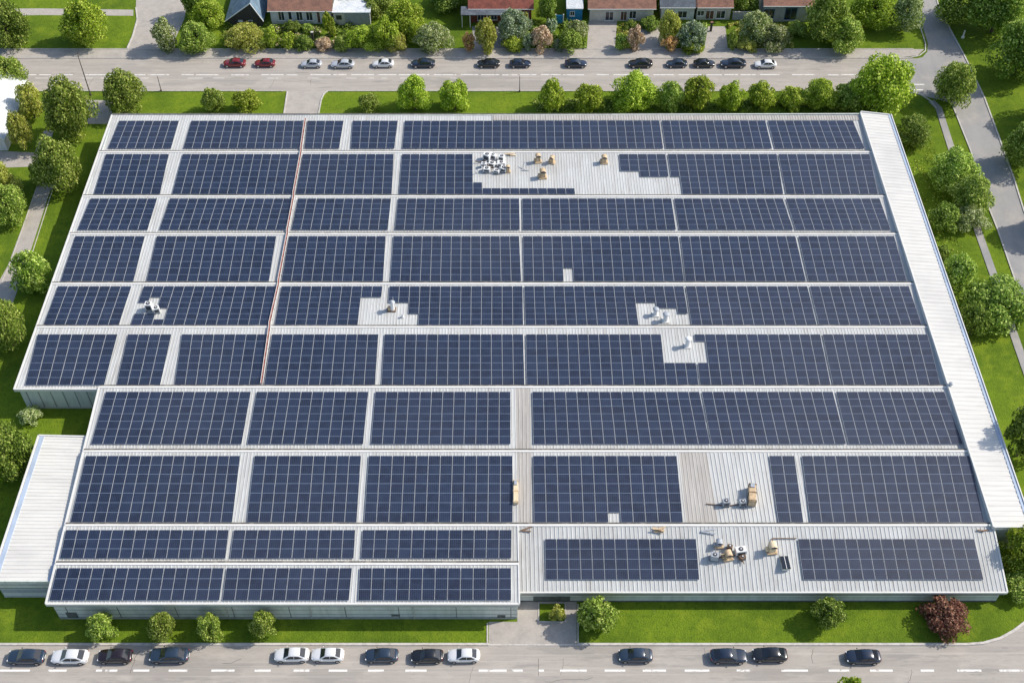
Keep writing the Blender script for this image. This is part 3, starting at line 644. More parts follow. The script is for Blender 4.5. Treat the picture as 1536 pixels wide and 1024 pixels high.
for k in range(9):
    x, y = random.uniform(-2.2, 2), random.uniform(-1.3, 1.2); s = MB(); z = random.uniform(.3, 1.0); p = Vector((x, y, z))
    for q in range(3):
        p2 = p + Vector((random.uniform(-.9, .9), random.uniform(-.6, .6), random.uniform(-.25, .25))); p2.z = max(.1, p2.z); s.tube(p, p2, .07, .07, 6); p = p2
    s.build('pipe', M['unit_white' if k % 3 else 'rust'], e)
cowl(BAYS[1], 762, 258, .7, 1.3, 'slim tan cowl at the right end of the white air conditioner cluster', 0, group=TC)
ac(BAYS[4], 225, 464, 1.0, .9, 1.2, 'grey topped white air conditioner left of the pair in the ragged panel gap'); ac(BAYS[4], 236, 468, .9, .8, .9, 'small cream white air conditioner right of the pair in the ragged panel gap', .3)
ac(B8R, 1110, 829, 1.4, .9, .8, 'wide white air conditioner at the rear right of the front cluster', .15)
ac(B8R, 1071, 838, .8, 1.0, .95, 'grey upright air conditioner at the left end of the front cluster', 1.4, 'galv')
ac(B8R, 1113, 838, .8, .6, .5, 'low rusty air conditioner at the front right of the front cluster', .6, 'rust')
ac(B8R, 1094, 823, .7, .6, .6, 'small rusty air conditioner at the rear middle of the front cluster', -.3, 'rust')
ac(BAYS[7], 1088, 757, .9, .8, .9, 'silver air conditioner on the stained roof left of the long tan duct', .1, 'galv'); ac(BAYS[7], 1113, 757, .9, .7, .8, 'small silver air conditioner close beside the long tan duct', .2, 'galv')
# flue
e = empty('roof_flue', onroof(BAYS[4], 588, 465), 0, 'tall tan and white roof flue with round cap in the stepped gap', 'flue')
MB().box(-.7, .6, -.45, .45, 0, .2).build('base', M['rust'], e); MB().cyl((.1, 0, .2), .35, .3, 1.4, 14).build('stack', M['unit_white'], e, smooth=False)
MB().cyl((.1, 0, 1.7), .5, .12, .3, 14).build('cap', M['galv'], e); MB().box(-.6, -.15, -.3, .3, .2, .75, .05).build('side_box', M['tan'], e); MB().cyl((.3, .2, 1.6), .03, .02, 1.1, 6).build('aerial', M['unit_white'], e)
def pipevent(bay, px, py, r, h, label, m='galv', rz=0):
    e = empty('pipe_vent', onroof(bay, px, py), rz, label, 'roof vent')
    MB().box(-r * 1.4, r * 1.4, -r * 1.4, r * 1.4, 0, .15).build('base', M['flashing'], e)
    s = MB(); s.cyl((0, 0, .15), r, r * .9, h, 14); s.build('pipe', M['unit_white'], e)
    s = MB(); prev = None
    for k in range(4): a0_ = k * math.pi / 8; a1_ = (k + 1) * math.pi / 8; s.cyl((0, 0, h + .25 + r * .7 * math.sin(a0_)), r * 1.35 * math.cos(a0_), max(.01, r * 1.35 * math.cos(a1_)), r * .7 * (math.sin(a1_) - math.sin(a0_)), 14, cap=(k == 0))
    s.build('cap', M[m], e)
pipevent(BAYS[5], 1031, 519, .36, 1.4, 'round white pipe vent casting a long shadow in the bare notch', 'unit_white')
pipevent(BAYS[4], 983, 472, .36, 1.0, 'rear one of the two dome capped vents in the stepped gap')
pipevent(BAYS[4], 998, 481, .4, 1.2, 'front one of the two dome capped vents in the stepped gap')
pipevent(BAYS[4], 604, 476, .14, .25, 'tiny pipe stub on the bare sheet right of the tall flue')
# long ducts and loose timber
def duct(bay, px, py0, py1, wd, h, label, m, name='roof_duct'):
    a, b_ = bay.hit(px, py0), bay.hit(px, py1); L = (a - b_).length; e = empty(name, b_, math.atan2(-(a.x - b_.x), a.y - b_.y), label, 'roof duct')
    MB().box(-wd / 2, wd / 2, 0, L, .15, .15 + h, .03).build('casing', M[m], e)
    for k in range(3):
        y = L * (.05 + .45 * k); MB().box(-wd / 2 - .05, wd / 2 + .05, y - .05, y + .05, 0, .2 + h).build('flange', M['tan' if m == 'beige' else 'rust'], e)
    MB().box(-wd * .3, wd * .3, L * .75, L * .95, .16 + h, .3 + h).build('hatch', M['galv'], e)
duct(BAYS[7], 773.5, 722, 757, .62, .5, 'long smooth beige duct beside the grey strip in the roof middle', 'beige')
duct(BAYS[7], 1127, 732, 760, .95, 1.2, 'tall weathered tan duct standing on the stained bare roof', 'tan')
def planks(bay, px, py, n, L, label, m='tan', sp=.5):
    e = empty('timber_pile', onroof(bay, px, py), 0, label, 'timber pile')
    for k in range(n):
        a = random.uniform(-.4, .4); x = random.uniform(-sp, sp); y = random.uniform(-.25, .25); s = MB(); s.box(x - L / 2, x + L / 2, y - .09, y + .09, .07 + .07 * k, .13 + .07 * k, rot=a, org=(x, y)); s.build('plank', M[m], e)
planks(B8R, 989, 796, 7, 1.2, 'heap of orange brown timber offcuts behind the front solar block'); planks(BAYS[1], 768, 233, 6, 1.0, 'scattered light timber strips behind the white air conditioner cluster', 'beige', 1.0)
planks(B8R, 1062, 797, 2, 1.9, 'pair of long planks lying behind the front cluster', 'galv', .1); planks(B8R, 790, 794, 2, 1.4, 'dark plank pair at the rear left corner of the sloping front roof', 'rust', .3)
planks(B8R, 1474, 795, 2, 1.0, 'dark plank pair at the rear right corner of the sloping front roof', 'rust', .3)
e = empty('roof_hatch', onroof(B8R, 1177, 846), .05, 'dark glazed roof hatch in front of the pale tan cowl', 'roof hatch')
MB().box(-.5, .5, -.9, .9, 0, .45).build('curb', M['flashing'], e); MB().box(-.55, .55, -.95, .95, .45, .55, .05).build('glazing', M['glass_dark'], e); MB().box(-.03, .03, -.95, .95, .55, .58).build('glazing_bar', M['unit_white'], e)
pipevent(BAYS[6], 1425, 580, .25, .5, 'small vent at the joint between panel roof and white annex', 'galv')

e = empty('cable_bundle', onroof(BAYS[7], 1100, 758), 0, 'dark cable bundle between the silver units and the tall tan duct', 'cables')
s = MB(); s.tube((-3.6, .2, .12), (-1, -.1, .14), .07, .07, 6).tube((-1, -.1, .14), (1.0, .1, .14), .07, .07, 6).tube((1.0, .1, .14), (2.2, 0, .5), .07, .07, 6); s.build('cable', M['rust'], e)
e = empty('cable_bundle', onroof(B8R, 1175, 808), 0, 'thin rusty pipe run behind the pale tan cowl to the right solar block', 'cables')
s = MB(); s.tube((-1.5, 0, .16), (1.7, 0, .16), .06, .06, 6).tube((-1.5, 0, .16), (-1.5, -1.2, .3), .06, .06, 6); s.build('pipe', M['rust'], e)
e = empty('cable_bundle', onroof(B8R, 1095, 838), 0, 'dark pipes linking the units of the front cluster', 'cables')
s = MB()
for a, b_ in (((-2.0, .2, .2), (-.3, .1, .25)), ((.3, .3, .25), (1.4, .6, .2)), ((0, 1.1, .2), (-.2, .3, .3)), ((1.4, .2, .2), (1.7, -.8, .15)), ((-1.3, 1.2, .2), (-.2, 1.2, .3))): s.tube(a, b_, .07, .07, 6)
s.build('pipe', M['rust'], e)
e = empty('wall_bracket', onroof(BAYS[1], 787, 254), 0, 'thin white frame standing between the white cluster and tan cowls', 'frame')
s = MB(); s.tube((-.4, 0, .05), (-.1, .9, 1.0), .05, .05, 6).tube((.4, -.4, .05), (-.1, .9, 1.0), .05, .05, 6).tube((-.6, -.4, .07), (.7, -.4, .07), .06, .06, 6); s.build('bar', M['galv'], e)

# ------------------------------------------------------------ cars
def paint(name, c, rough=.25): 
    m = mat('paint_' + name, c, rough, .15, .6, 1.0); m.node_tree.nodes['Principled BSDF'].inputs['Coat Roughness'].default_value = .06; return m
PAINT = {'navy': paint('navy', (.012, .022, .045)), 'black': paint('black', (.010, .011, .014)), 'white': paint('white', (.78, .78, .78), .35), 'silver': paint('silver', (.50, .52, .55)),
         'maroon': paint('maroon', (.20, .008, .012)), 'blackred': paint('blackred', (.018, .009, .011)), 'slate': paint('slate', (.022, .040, .068))}
def loft(secs):
    s = MB(); n = len(secs[0])
    for sec in secs: s.v += sec
    for i in range(len(secs) - 1):
        for k in range(n): kk = (k + 1) % n; s.f.append((i * n + k, i * n + kk, (i + 1) * n + kk, (i + 1) * n + k))
    s.f.append(tuple(range(n - 1, -1, -1))); s.f.append(tuple((len(secs) - 1) * n + k for k in range(n))); return s
def car_meshes():
    D = {}; Wd = .93
    # station: x, half width, top height, bottom
    st = [(-2.34, .42, .58, .38), (-2.27, .64, .68, .28), (-2.05, .81, .76, .20), (-1.6, .92, .83, .19), (-1.0, .93, .90, .19), (-.3, .93, .93, .19), (.6, .93, .94, .19), (1.3, .92, .95, .19), (1.8, .90, .95, .20), (2.10, .80, .90, .24), (2.25, .62, .80, .34)]
    secs = []
    for x, hw, zt, zb in st:
        half = [(hw * .80, zb), (hw * .97, zb + .10), (hw, .48), (hw * .985, zt - .14), (hw * .90, zt - .03), (hw * .6, zt + .015), (0, zt + .035)]
        secs.append([(x, y, z) for y, z in half] + [(x, -y, z) for y, z in half[-2::-1]])
    me = loft(secs).mesh('body', True); D['body'] = me
    # cabin: painted pillars and roof
    cs = [(-1.02, .80, .93, .80), (-.72, .79, 1.10, .72), (-.28, .78, 1.36, .62), (.05, .78, 1.42, .60), (.7, .78, 1.42, .60), (1.15, .77, 1.32, .60), (1.55, .78, 1.08, .66), (1.82, .78, .96, .74)]
    secs = []
    for x, wb, z, wt in cs: secs.append([(x, wb + .04, .88), (x, wt + .05, z - .06), (x, wt - .05, z), (x, 0, z + .02), (x, -wt + .05, z), (x, -wt - .05, z - .06), (x, -wb - .04, .88)])
    D['cabin'] = loft(secs).mesh('cabin', True)
    up = .012
    s = MB(); s.slab([(-1.0, -.70, .955), (-.33, -.56, 1.355), (-.33, .56, 1.355), (-1.0, .70, .955)], -.02); D['windscreen'] = s.mesh('windscreen')
    s = MB(); s.slab([(1.17, -.55, 1.34), (1.78, -.66, .985), (1.78, .66, .985), (1.17, .55, 1.34)], -.02); D['rear_window'] = s.mesh('rear_window')
    D['side_window'] = []
    for sd_ in (1, -1):
        for x0, x1, x2, x3 in ((-.78, -.26, .34, .34), (.40, .40, 1.12, 1.5)):
            s = MB(); b = [(x0, .862 * sd_, .97), (x1 + .05, .70 * sd_, 1.33), (x2, .70 * sd_, 1.34) if x0 < 0 else (x2 - .1, .70 * sd_, 1.31), (x3, .855 * sd_, .98)]
            s.v += b + [(x, y + .015 * sd_, z + .01) for x, y, z in b]; s.f += [(0, 1, 2, 3), (7, 6, 5, 4), (0, 4, 5, 1), (1, 5, 6, 2), (2, 6, 7, 3), (3, 7, 4, 0)]; D['side_window'].append(s.mesh('side_window'))
    s = MB(); s.cyl((0, -.11, 0), .33, .33, .22, 18, 'y'); D['wheel'] = s.mesh('wheel')
    s = MB(); s.cyl((0, -.125, 0), .21, .21, .25, 10, 'y'); D['rim'] = s.mesh('rim')
    s = MB(); s.box(-.10, .10, -.17, .17, -.06, .06, .02); D['lamp'] = s.mesh('lamp')
    s = MB(); s.box(-.06, .06, -.09, .09, -.05, .05, .02); D['mirror'] = s.mesh('mirror')
    s = MB(); s.box(-.02, .02, -.26, .26, -.06, .06); D['plate'] = s.mesh('plate')
    s = MB(); s.box(-.03, .03, -.5, .5, -.07, .07); D['grille'] = s.mesh('grille')
    return D
CM = car_meshes()
def cp(name, me, parent, m, loc=(0, 0, 0), rot=None):
    o = bpy.data.objects.new(name, me); COL.objects.link(o); o.parent = parent; o.location = loc
    if not me.materials: me.materials.append(m)
    o.material_slots[0].link = 'OBJECT'; o.material_slots[0].material = m
    if rot: o.rotation_euler = rot
    return o
def car(x0, x1, py, colour, label, group, flip=False, kx=1.0):
    c = at((x0 + x1) / 2, py, .6); L = (x1 - x0) / pxm((x0 + x1) / 2, py, .6) / 4.56
    L = max(.88, min(1.12, L)); e = empty('parked_car', (c.x, c.y, .006), (math.pi if flip else 0) + random.uniform(-.015, .015), label, 'car', group)
    e.scale = (L, (L + 1) / 2 * .98, (L + 1) / 2)
    p = PAINT[colour]; cp('body', CM['body'], e, p); cp('cabin', CM['cabin'], e, p); g = M['glass_dark']
    cp('windscreen', CM['windscreen'], e, g); cp('rear_window', CM['rear_window'], e, g)
    for m_ in CM['side_window']: cp('side_window', m_, e, g)
    for x in (-1.42, 1.38):
        for y in (-.84, .84): wv = cp('wheel', CM['wheel'], e, M['tyre'], (x, y, .33)); cp('rim', CM['rim'], wv, M['rim'])
    for y in (-.60, .60):
        cp('headlight', CM['lamp'], e, M['lamp_glass'], (-2.12, y * .95, .66), (0, 0, .45 if y > 0 else -.45)); cp('taillight', CM['lamp'], e, M['lamp_red'], (2.10, y * .92, .80)); 
        cp('mirror', CM['mirror'], e, p, (-.72, .99 * (1 if y > 0 else -1), .95))
    cp('licence_plate', CM['plate'], e, M['frame_white'], (2.27, 0, .6)); cp('grille', CM['grille'], e, M['unit_dark'], (-2.31, 0, .52))
    return e
GB = 'cars parked along the near street'; GT = 'cars parked along the far street'
for a in [(12, 68, 984, 'slate', 'dark blue black car at the left end of the near street'), (78, 133, 984, 'white', 'white car second from the left on the near street, between dark cars'),
          (147, 199, 983, 'blackred', 'black car with dark red tail, third from left on the near street'), (225, 284, 982, 'slate', 'dark blue car fourth from the left on the near street, parked alone'),
          (412, 464, 981, 'white', 'white car behind another white car, the left one of the adjacent pair'), (468, 516, 981, 'white', 'white car right of the adjacent white pair on the near street'),
          (548, 598, 982, 'slate', 'navy car between the white pair and a black car on the near street'), (619, 663, 983, 'black', 'black compact car just left of a white car near the forecourt'),
          (672, 720, 982, 'white', 'white car parked alone beside the forecourt of the near street'), (928, 979, 982, 'slate', 'steel blue dark car on the near street just right of the forecourt tree'),
          (1065, 1120, 983, 'navy', 'dark navy car, left one of the adjacent dark pair on the near street'), (1129, 1181, 981, 'black', 'black car right of the adjacent dark pair on the near street'),
          (1269, 1321, 984, 'navy', 'dark car at the right end of the near street, nearest the maroon tree')]:
    car(*a, GB, flip=random.random() < .3)
for a in [(335, 369, 94.5, 'maroon', 'maroon car at the left end of the far street'), (382, 413, 94.5, 'maroon', 'maroon car second from the left on the far street'),
          (453, 482, 95.5, 'silver', 'silver car third from the left on the far street'), (497, 532, 96, 'silver', 'larger silver car fourth from the left on the far street'),
          (559, 591, 95, 'white', 'white silver car fifth on the far street, left of a dark car'), (617, 653, 95, 'navy', 'navy car on the far street next to the white silver one'),
          (716, 750, 95, 'black', 'black car left of the dark pair at the middle of the far street'), (764, 796, 95, 'navy', 'navy car right of the dark pair at the middle of the far street'),
          (847, 880, 95, 'navy', 'navy car parked alone in front of the blue fronted house'), (943, 979, 95, 'black', 'black car first of the row of four dark cars on the far street'),
          (1000, 1031, 95, 'slate', 'slate blue car second of the row of four dark cars on the far street'), (1040, 1072, 95, 'black', 'black car third of the row of four dark cars on the far street'),
          (1081, 1119, 95, 'navy', 'navy car fourth of the row of dark cars, left of the white one'), (1132, 1165, 96, 'white', 'white car at the right end of the far street parked row')]:
    car(*a, GT, flip=random.random() < .3)
car(1278, 1306, 131, 'white', 'white car half hidden under the big tree at the far street corner', GT)

# ------------------------------------------------------------ poles
def pole(px, py, h, label, r=.09, arm=True, m='post', name='street_lamp', cat='lamp post'):
    e = empty(name, at(px, py), 0, label, cat)
    MB().cyl((0, 0, 0), r * 2, r * 1.8, .35, 10).build('base', M[m], e); MB().cyl((0, 0, .3), r, r * .6, h - .3, 10).build('pole', M[m], e)
    if arm:
        MB().tube((0, 0, h - .05), (-.2, .9, h + .1), r * .5, r * .4).build('arm', M[m], e); MB().box(-.32, -.08, .75, 1.25, h + .03, h + .15, .02).build('lamp_head', M[m], e)
pole(136, 143, 8.6, 'tall dark leaning looking lamp post on the far street beside the left trees', .11)
pole(242, 137, 3.4, 'short dark post at the far street kerb left of the driveway', .08, False, name='kerb_post', cat='post')
pole(779.5, 138, 3.6, 'short dark post at the far street kerb in front of the middle verge', .08, False, name='kerb_post', cat='post')
pole(1444, 57, 1.7, 'short white marker post on the grass right of the side road', .17, False, 'post_white', 'marker_post', 'post')

# ------------------------------------------------------------ houses
def house(label, x0, x1, ybase, eave, depth, wall, roof, wins=(), rise=2.4, doors=(), chim=None, name='house', fr='frame_white', over=.45, gable=None):
    A = at(x0, ybase); B = at(x1, ybase); Y = A.y; e = empty(name, ((A.x + B.x) / 2, Y, 0), 0, label, 'house'); w_ = (B.x - A.x) / 2
    MB().box(-w_, w_, 0, depth, 0, eave).build('wall', M[wall], e)
    s = MB(); t = .18
    if gable:       # ridge runs away from the street
        o = over
        s.slab([(-w_ - o, -o, eave - .1), (0 + gable, -o, eave + rise), (0 + gable, depth + o, eave + rise), (-w_ - o, depth + o, eave - .1)][::-1], t)
        s.slab([(w_ + o, -o, eave - .1), (w_ + o, depth + o, eave - .1), (gable, depth + o, eave + rise), (gable, -o, eave + rise)][::-1], t)
        ro = s.build('roof', M[roof], e)
        g_ = MB(); g_.v = [(-w_, .05, eave), (w_, .05, eave), (gable, .05, eave + rise - .15), (-w_, .25, eave), (w_, .25, eave), (gable, .25, eave + rise - .15)]; g_.f = [(0, 1, 2), (5, 4, 3), (0, 3, 4, 1), (1, 4, 5, 2), (2, 5, 3, 0)]; g_.build('gable', M[wall], e)
        b_ = MB(); b_.tube((-w_ - o, -o - .03, eave - .15), (gable, -o - .03, eave + rise - .05), .1, .1, 4).tube((w_ + o, -o - .03, eave - .15), (gable, -o - .03, eave + rise - .05), .1, .1, 4); b_.build('bargeboard', M['frame_white'], e)
    else:
        y1 = depth / 2
        s.v = [(-w_ - over, -over, eave), (w_ + over, -over, eave), (w_ + over, y1, eave + rise), (-w_ - over, y1, eave + rise), (w_ + over, depth + over, eave), (-w_ - over, depth + over, eave)]
        s.v += [(x, y, z - t) for x, y, z in s.v]
        s.f = [(0, 1, 2, 3), (3, 2, 4, 5), (9, 8, 7, 6), (11, 10, 8, 9), (0, 6, 7, 1), (4, 10, 11, 5), (1, 7, 8, 2), (2, 8, 10, 4), (0, 3, 9, 6), (3, 5, 11, 9)]
        ro = s.build('roof', M[roof], e)
        for sx in (-1, 1):
            g_ = MB(); x = sx * w_; g_.v = [(x, 0, eave), (x, depth, eave), (x, y1, eave + rise - .2), (x - sx * .15, 0, eave), (x - sx * .15, depth, eave), (x - sx * .15, y1, eave + rise - .2)]; g_.f = [(0, 1, 2), (5, 4, 3), (0, 3, 4, 1), (1, 4, 5, 2), (2, 5, 3, 0)]; g_.build('gable', M[wall], e)
        MB().box(-w_ - over, w_ + over, -over - .1, -over, eave - .16, eave - .02).build('gutter', M['frame_white'], e)
        s = MB()
        MB().box(-w_ - over, w_ + over, y1 - .12, y1 + .12, eave + rise + .0, eave + rise + .09).build('ridge', M[roof], ro)
    if chim is not None:
        MB().box(chim - .35, chim + .35, depth * .35, depth * .35 + .6, eave, eave + rise + .9).box(chim - .42, chim + .42, depth * .35 - .07, depth * .35 + .67, eave + rise + .9, eave + rise + 1.0).build('chimney', M['brick_red'], ro)
    def opening(r, nm, pm, frm):
        a, b_ = at_y(r[0], r[1], Y), at_y(r[2], r[3], Y); ax, bx = a.x - e.location.x, b_.x - e.location.x; az, bz = min(a.z, eave - .1), max(b_.z, .05)
        s = MB(); k = .1; yy = -.08
        s.box(ax, bx, yy, -.002, az - k, az).box(ax, bx, yy, -.002, bz, bz + k).box(ax, ax + k, yy, -.002, bz + k, az - k).box(bx - k, bx, yy, -.002, bz + k, az - k)
        if bx - ax > .9: s.box((ax + bx) / 2 - .04, (ax + bx) / 2 + .04, yy, -.002, bz + k, az - k)
        f_ = s.build(nm, M[frm], e); MB().box(ax + k, bx - k, -.045, -.004, bz + k, az - k).build('pane' if nm == 'window' else 'leaf', M[pm], f_)
        if nm == 'window': MB().box(ax - .08, bx + .08, -.2, -.002, bz - .08, bz - .003).build('sill', M['frame_white'], f_)
    for r in wins: opening(r, 'window', 'window', fr)
    for r in doors: opening(r, 'door', 'door_brown', fr)
    return e
house('blue grey steep gabled house with white verge boards behind the light green shrub', 343, 394, 40, 1.6, 12, 'dark_wood', 'roof_bluegrey', [(356, 24, 364, 32), (371, 22, 379, 31)], 4.0, gable=1.8)
e2_ = house('white walled cottage with brown roof left of the small grey shed', 408, 498, 36, 3.2, 9, 'render_white', 'roof_brown', [(416, 17, 428, 31), (431, 17, 439, 30), (443, 16, 455, 31), (458, 18, 470, 31)], 2.8, doors=[(474, 17, 482, 35)], chim=-3.5)
house('red brown house with dark porch and white posts behind the flowering shrubs', 706, 797, 34, 3.4, 9, 'brick_red', 'roof_red', [(716, 20, 726, 31), (736, 18, 746, 30), (783, 18, 793, 30)], 3.2, doors=[(755, 18, 764, 33)], chim=3)
house('narrow house with white roof and bright blue front wall', 850, 873, 31, 2.9, 8, 'blue_wall', 'roof_white', [(855, 17, 862, 24)], 1.6, over=.15)
house('long beige house with brown roof and dark square windows right of the blue front', 884, 979, 32, 3.1, 9, 'render_cream', 'roof_brown', [(908, 17.5, 920, 31), (944, 16.5, 954, 28)], 2.8, doors=[(931, 17, 940, 31)], chim=-4)
house('house under grey slate roof adjoining a brown roofed one', 991, 1040, 30, 3.1, 9, 'render_white', 'roof_slate', [(1017, 16.5, 1030, 27)], 2.8, doors=[(1003, 16, 1010, 29)])
house('brown roofed house with cream walls adjoining the slate roofed one', 1044, 1094, 30, 3.1, 9, 'render_cream', 'roof_brown', [(1075, 16, 1087, 28), (1046, 16, 1056, 24)], 2.8, doors=[(1059, 16, 1070, 29)], chim=1)
house('grey walled house with brown roof and blue framed windows near the big top tree', 1144, 1214, 33, 3.9, 9, 'render_grey', 'roof_brown', [(1146, 14, 1160, 28), (1179, 12, 1193, 30)], 2.6, fr='frame_blue')
# white house at the left edge
pA = at(22, 172); e = house('white roofed house cut off by the left edge of the picture', -75, 12, 226, 3.0, 16, 'render_white', 'roof_white', [], 2.6, gable=1.0)
# shed
A, B = at(502, 38), at(556, 38); e = empty('shed', ((A.x + B.x) / 2, A.y, 0), 0, 'small flat roofed grey shed with beige front half beside the bright green trees', 'shed'); w_ = (B.x - A.x) / 2
MB().box(-w_, w_, 0, 4, 0, 2.9).build('wall', M['render_grey'], e); MB().box(-w_ - .2, w_ + .2, -.25, 4.2, 2.9, 3.08).build('roof', M['roof_white'], e); MB().box(-w_ + .01, -w_ + 2.2, -.06, -.003, .05, 2.7).build('door', M['render_cream'], e)
MB().box(-w_ + .5, -w_ + 1.6, -.1, -.064, 1.3, 2.3).build('window', M['window'], e)
# porch of the red house
A, B = at(692, 41), at(770, 41); e = empty('porch', ((A.x + B.x) / 2, A.y, 0), 0, 'dark porch roof on thin white posts in front of the red brown house', 'porch'); w_ = (B.x - A.x) / 2
MB().slab([(-w_, -.3, 3.0), (w_, -.3, 3.0), (w_, 2.0, 3.5), (-w_, 2.0, 3.5)], .14).build('roof', M['roof_slate'], e)
for x in (-w_ + .2, -w_ + 1.8, 0, w_ - .2): MB().box(x - .08, x + .08, -.15, .01, 0, 2.88).build('post', M['frame_white'], e)
A, B = at(834, 38), at(844, 38); e = empty('garden_gate', ((A.x + B.x) / 2, A.y, 0), 0, 'bright blue garden gate left of the blue fronted house', 'gate'); w_ = (B.x - A.x) / 2
MB().box(-w_, w_, -.04, .04, .1, 2.3).build('leaf', M['blue_wall'], e)
for sx in (-1, 1): MB().box(sx * w_ * 1.15 - .1, sx * w_ * 1.15 + .1, -.1, .1, 0, 2.5).build('post', M['frame_white'], e)
A, B = at(1098, 30), at(1140, 30); e = empty('garden_wall', (A.x, A.y, 0), 0, 'low brown garden wall between the cream house and the grey one', 'wall')
MB().box(0, B.x - A.x, 0, .25, 0, 1.7).build('wall', M['render_grey'], e); MB().box(-.05, B.x - A.x + .05, -.05, .3, 1.7, 1.8).build('coping', M['kerb'], e)
A, B = at(1066, 47), at(1072, 47); e = empty('gate_post', (A.x, A.y, 0), 0, 'dark gate post in front of the cream house with the brown roof', 'post'); MB().box(-.2, .2, -.2, .2, 0, 2.0).build('post', M['dark_wood'], e); MB().box(-.26, .26, -.26, .26, 2.0, 2.1).build('coping', M['roof_brown'], e)
A = at(470, 63); e = empty('gate_post', (A.x, A.y, 0), 0, 'dark gate post amid the hedges before the white cottage', 'post'); MB().box(-.2, .2, -.2, .2, 0, 2.2).build('post', M['dark_wood'], e); MB().box(-.26, .26, -.26, .26, 2.2, 2.3).build('coping', M['kerb'], e)

# ------------------------------------------------------------ trees
def crown_mesh(seed, nlobes, nleaf, size):
    rnd = random.Random(seed); v = []; f = []
    lobes = [(Vector((0, 0, -.08)), .62)]
    while len(lobes) < nlobes:
        d = Vector((rnd.gauss(0, 1), rnd.gauss(0, 1), rnd.gauss(0, 1))).normalized(); d.z *= .9
        r = rnd.uniform(.16, .40); k = rnd.uniform(.55, .88) * (1 - .22 * max(0, d.z)); lobes.append((Vector((d.x * k, d.y * k, d.z * k * 1.08)), r))
    wts = [r * r * (.8 if i == 0 else 1.35) for i, (c, r) in enumerate(lobes)]
    for _ in range(nleaf):
        c, r = rnd.choices(lobes, wts)[0]
        d = Vector((rnd.gauss(0, 1), rnd.gauss(0, 1), rnd.gauss(0, 1))).normalized()
        rr_ = r * (1 - abs(rnd.gauss(0, .13))) * (1 + .18 * noise.noise(d * 3 + c * 5)); p = c + d * rr_
        tp = 1.04 - .26 * p.z; p = Vector((p.x * tp, p.y * tp, p.z))
        if rnd.random() < .06: p *= rnd.uniform(1.0, 1.12)
        nrm = (d + Vector((rnd.gauss(0, .7), rnd.gauss(0, .7), rnd.gauss(0, .7) + .2))).normalized()
        u = nrm.orthogonal().normalized(); w2 = nrm.cross(u); a = rnd.uniform(0, 6.28); u, w2 = u * math.cos(a) + w2 * math.sin(a), w2 * math.cos(a) - u * math.sin(a)
        s1 = size * rnd.uniform(.6, 1.35); s2 = s1 * rnd.uniform(.5, .8); b = len(v)
        v += [tuple(p - u * s1), tuple(p - w2 * s2 + nrm * s1 * .12), tuple(p + u * s1), tuple(p + w2 * s2 - nrm * s1 * .1)]; f.append((b, b + 1, b + 2, b + 3))
    me = bpy.data.meshes.new('crown'); me.from_pydata(v, [], f); me.update(); me.materials.append(LEAF['g']); return me
def trunk_mesh(seed):
    rnd = random.Random(seed); s = MB(); s.tube((0, 0, -.02), (.02, .01, .45), .085, .06, 8); s.tube((.02, .01, .45), (0, 0, .95), .06, .03, 7)
    for k in range(6):
        a = k * 1.05 + rnd.uniform(-.2, .2); z = rnd.uniform(.35, .7); s.tube((0, 0, z), (.45 * math.cos(a), .45 * math.sin(a), z + rnd.uniform(.2, .4)), .03, .01, 5)
    me = s.mesh('trunk'); me.materials.append(M['bark']); return me
CR_S = [crown_mesh(10 + i, 22, 3000, .080) for i in range(4)]; CR_M = [crown_mesh(20 + i, 38, 7500, .056) for i in range(5)]; CR_L = [crown_mesh(30 + i, 60, 15000, .042) for i in range(4)]
TR = [trunk_mesh(i) for i in range(4)]
def tree(x0, y0, x1, y1, kind, label, group=None, shrub=False, flat=0):
    px, py = (x0 + x1) / 2, (y0 + y1) / 2; zc = 2.5
    for _ in range(4):
        sc = pxm(px, py, zc); th = PITCH + math.atan((py - CY) / F); r = (x1 - x0) / 2 / sc; he = (y1 - y0) / 2 / sc
        rz2 = he * he - (r * math.sin(th)) ** 2; rz = math.sqrt(max(rz2, 0)) / math.cos(th); rz = max(.62 * r, min(2.2 * r, rz)); rz = rz * (1 - flat); zc = rz * (.94 if shrub else 1.03)
    p = at(px, py, zc); h = zc + rz
    e = empty('shrub' if shrub else 'tree', (p.x, p.y, 0), random.uniform(0, 6.28), label, 'shrub' if shrub else 'tree', group)
    src = CR_S if r < 1.7 else (CR_M if r < 3.1 else CR_L); me = random.choice(src)
    c = bpy.data.objects.new('crown', me); COL.objects.link(c); c.parent = e; c.location = (0, 0, zc); c.scale = (r * .95, r * .95, rz * .97); c.rotation_euler = (0, 0, random.uniform(0, 6.28))
    c.material_slots[0].link = 'OBJECT'; c.material_slots[0].material = LEAF[kind]
    t = bpy.data.objects.new('trunk', random.choice(TR)); COL.objects.link(t); t.parent = e; t.scale = (r * .9, r * .9, h * .8)
    return e
g1 = 'small trees along the south wall'
tree(128, 913, 174, 960, 'g', 'small round green tree leftmost before the tall south wall', g1); tree(221, 912, 264, 961, 'g', 'small round green tree second from left before the tall south wall', g1)
tree(293, 916, 334, 961, 'g', 'small round green tree third from left before the tall south wall', g1); tree(370, 911, 412, 957, 'g', 'small round green tree rightmost before the tall south wall', g1)
tree(865, 889, 927, 952, 'g', 'round green tree right of the paved entrance forecourt'); tree(1219, 892, 1271, 945, 'd', 'medium green tree on the right half of the front lawn')
tree(1386, 893, 1456, 950, 'm', 'maroon leaved round tree on the front lawn by the corner'); tree(822, 905, 848, 932, 'y', 'tiny yellow green shrub in the planted square of the entrance', None, True)
tree(1248, 1006, 1302, 1082, 'b', 'bright tree top poking in from the bottom edge')
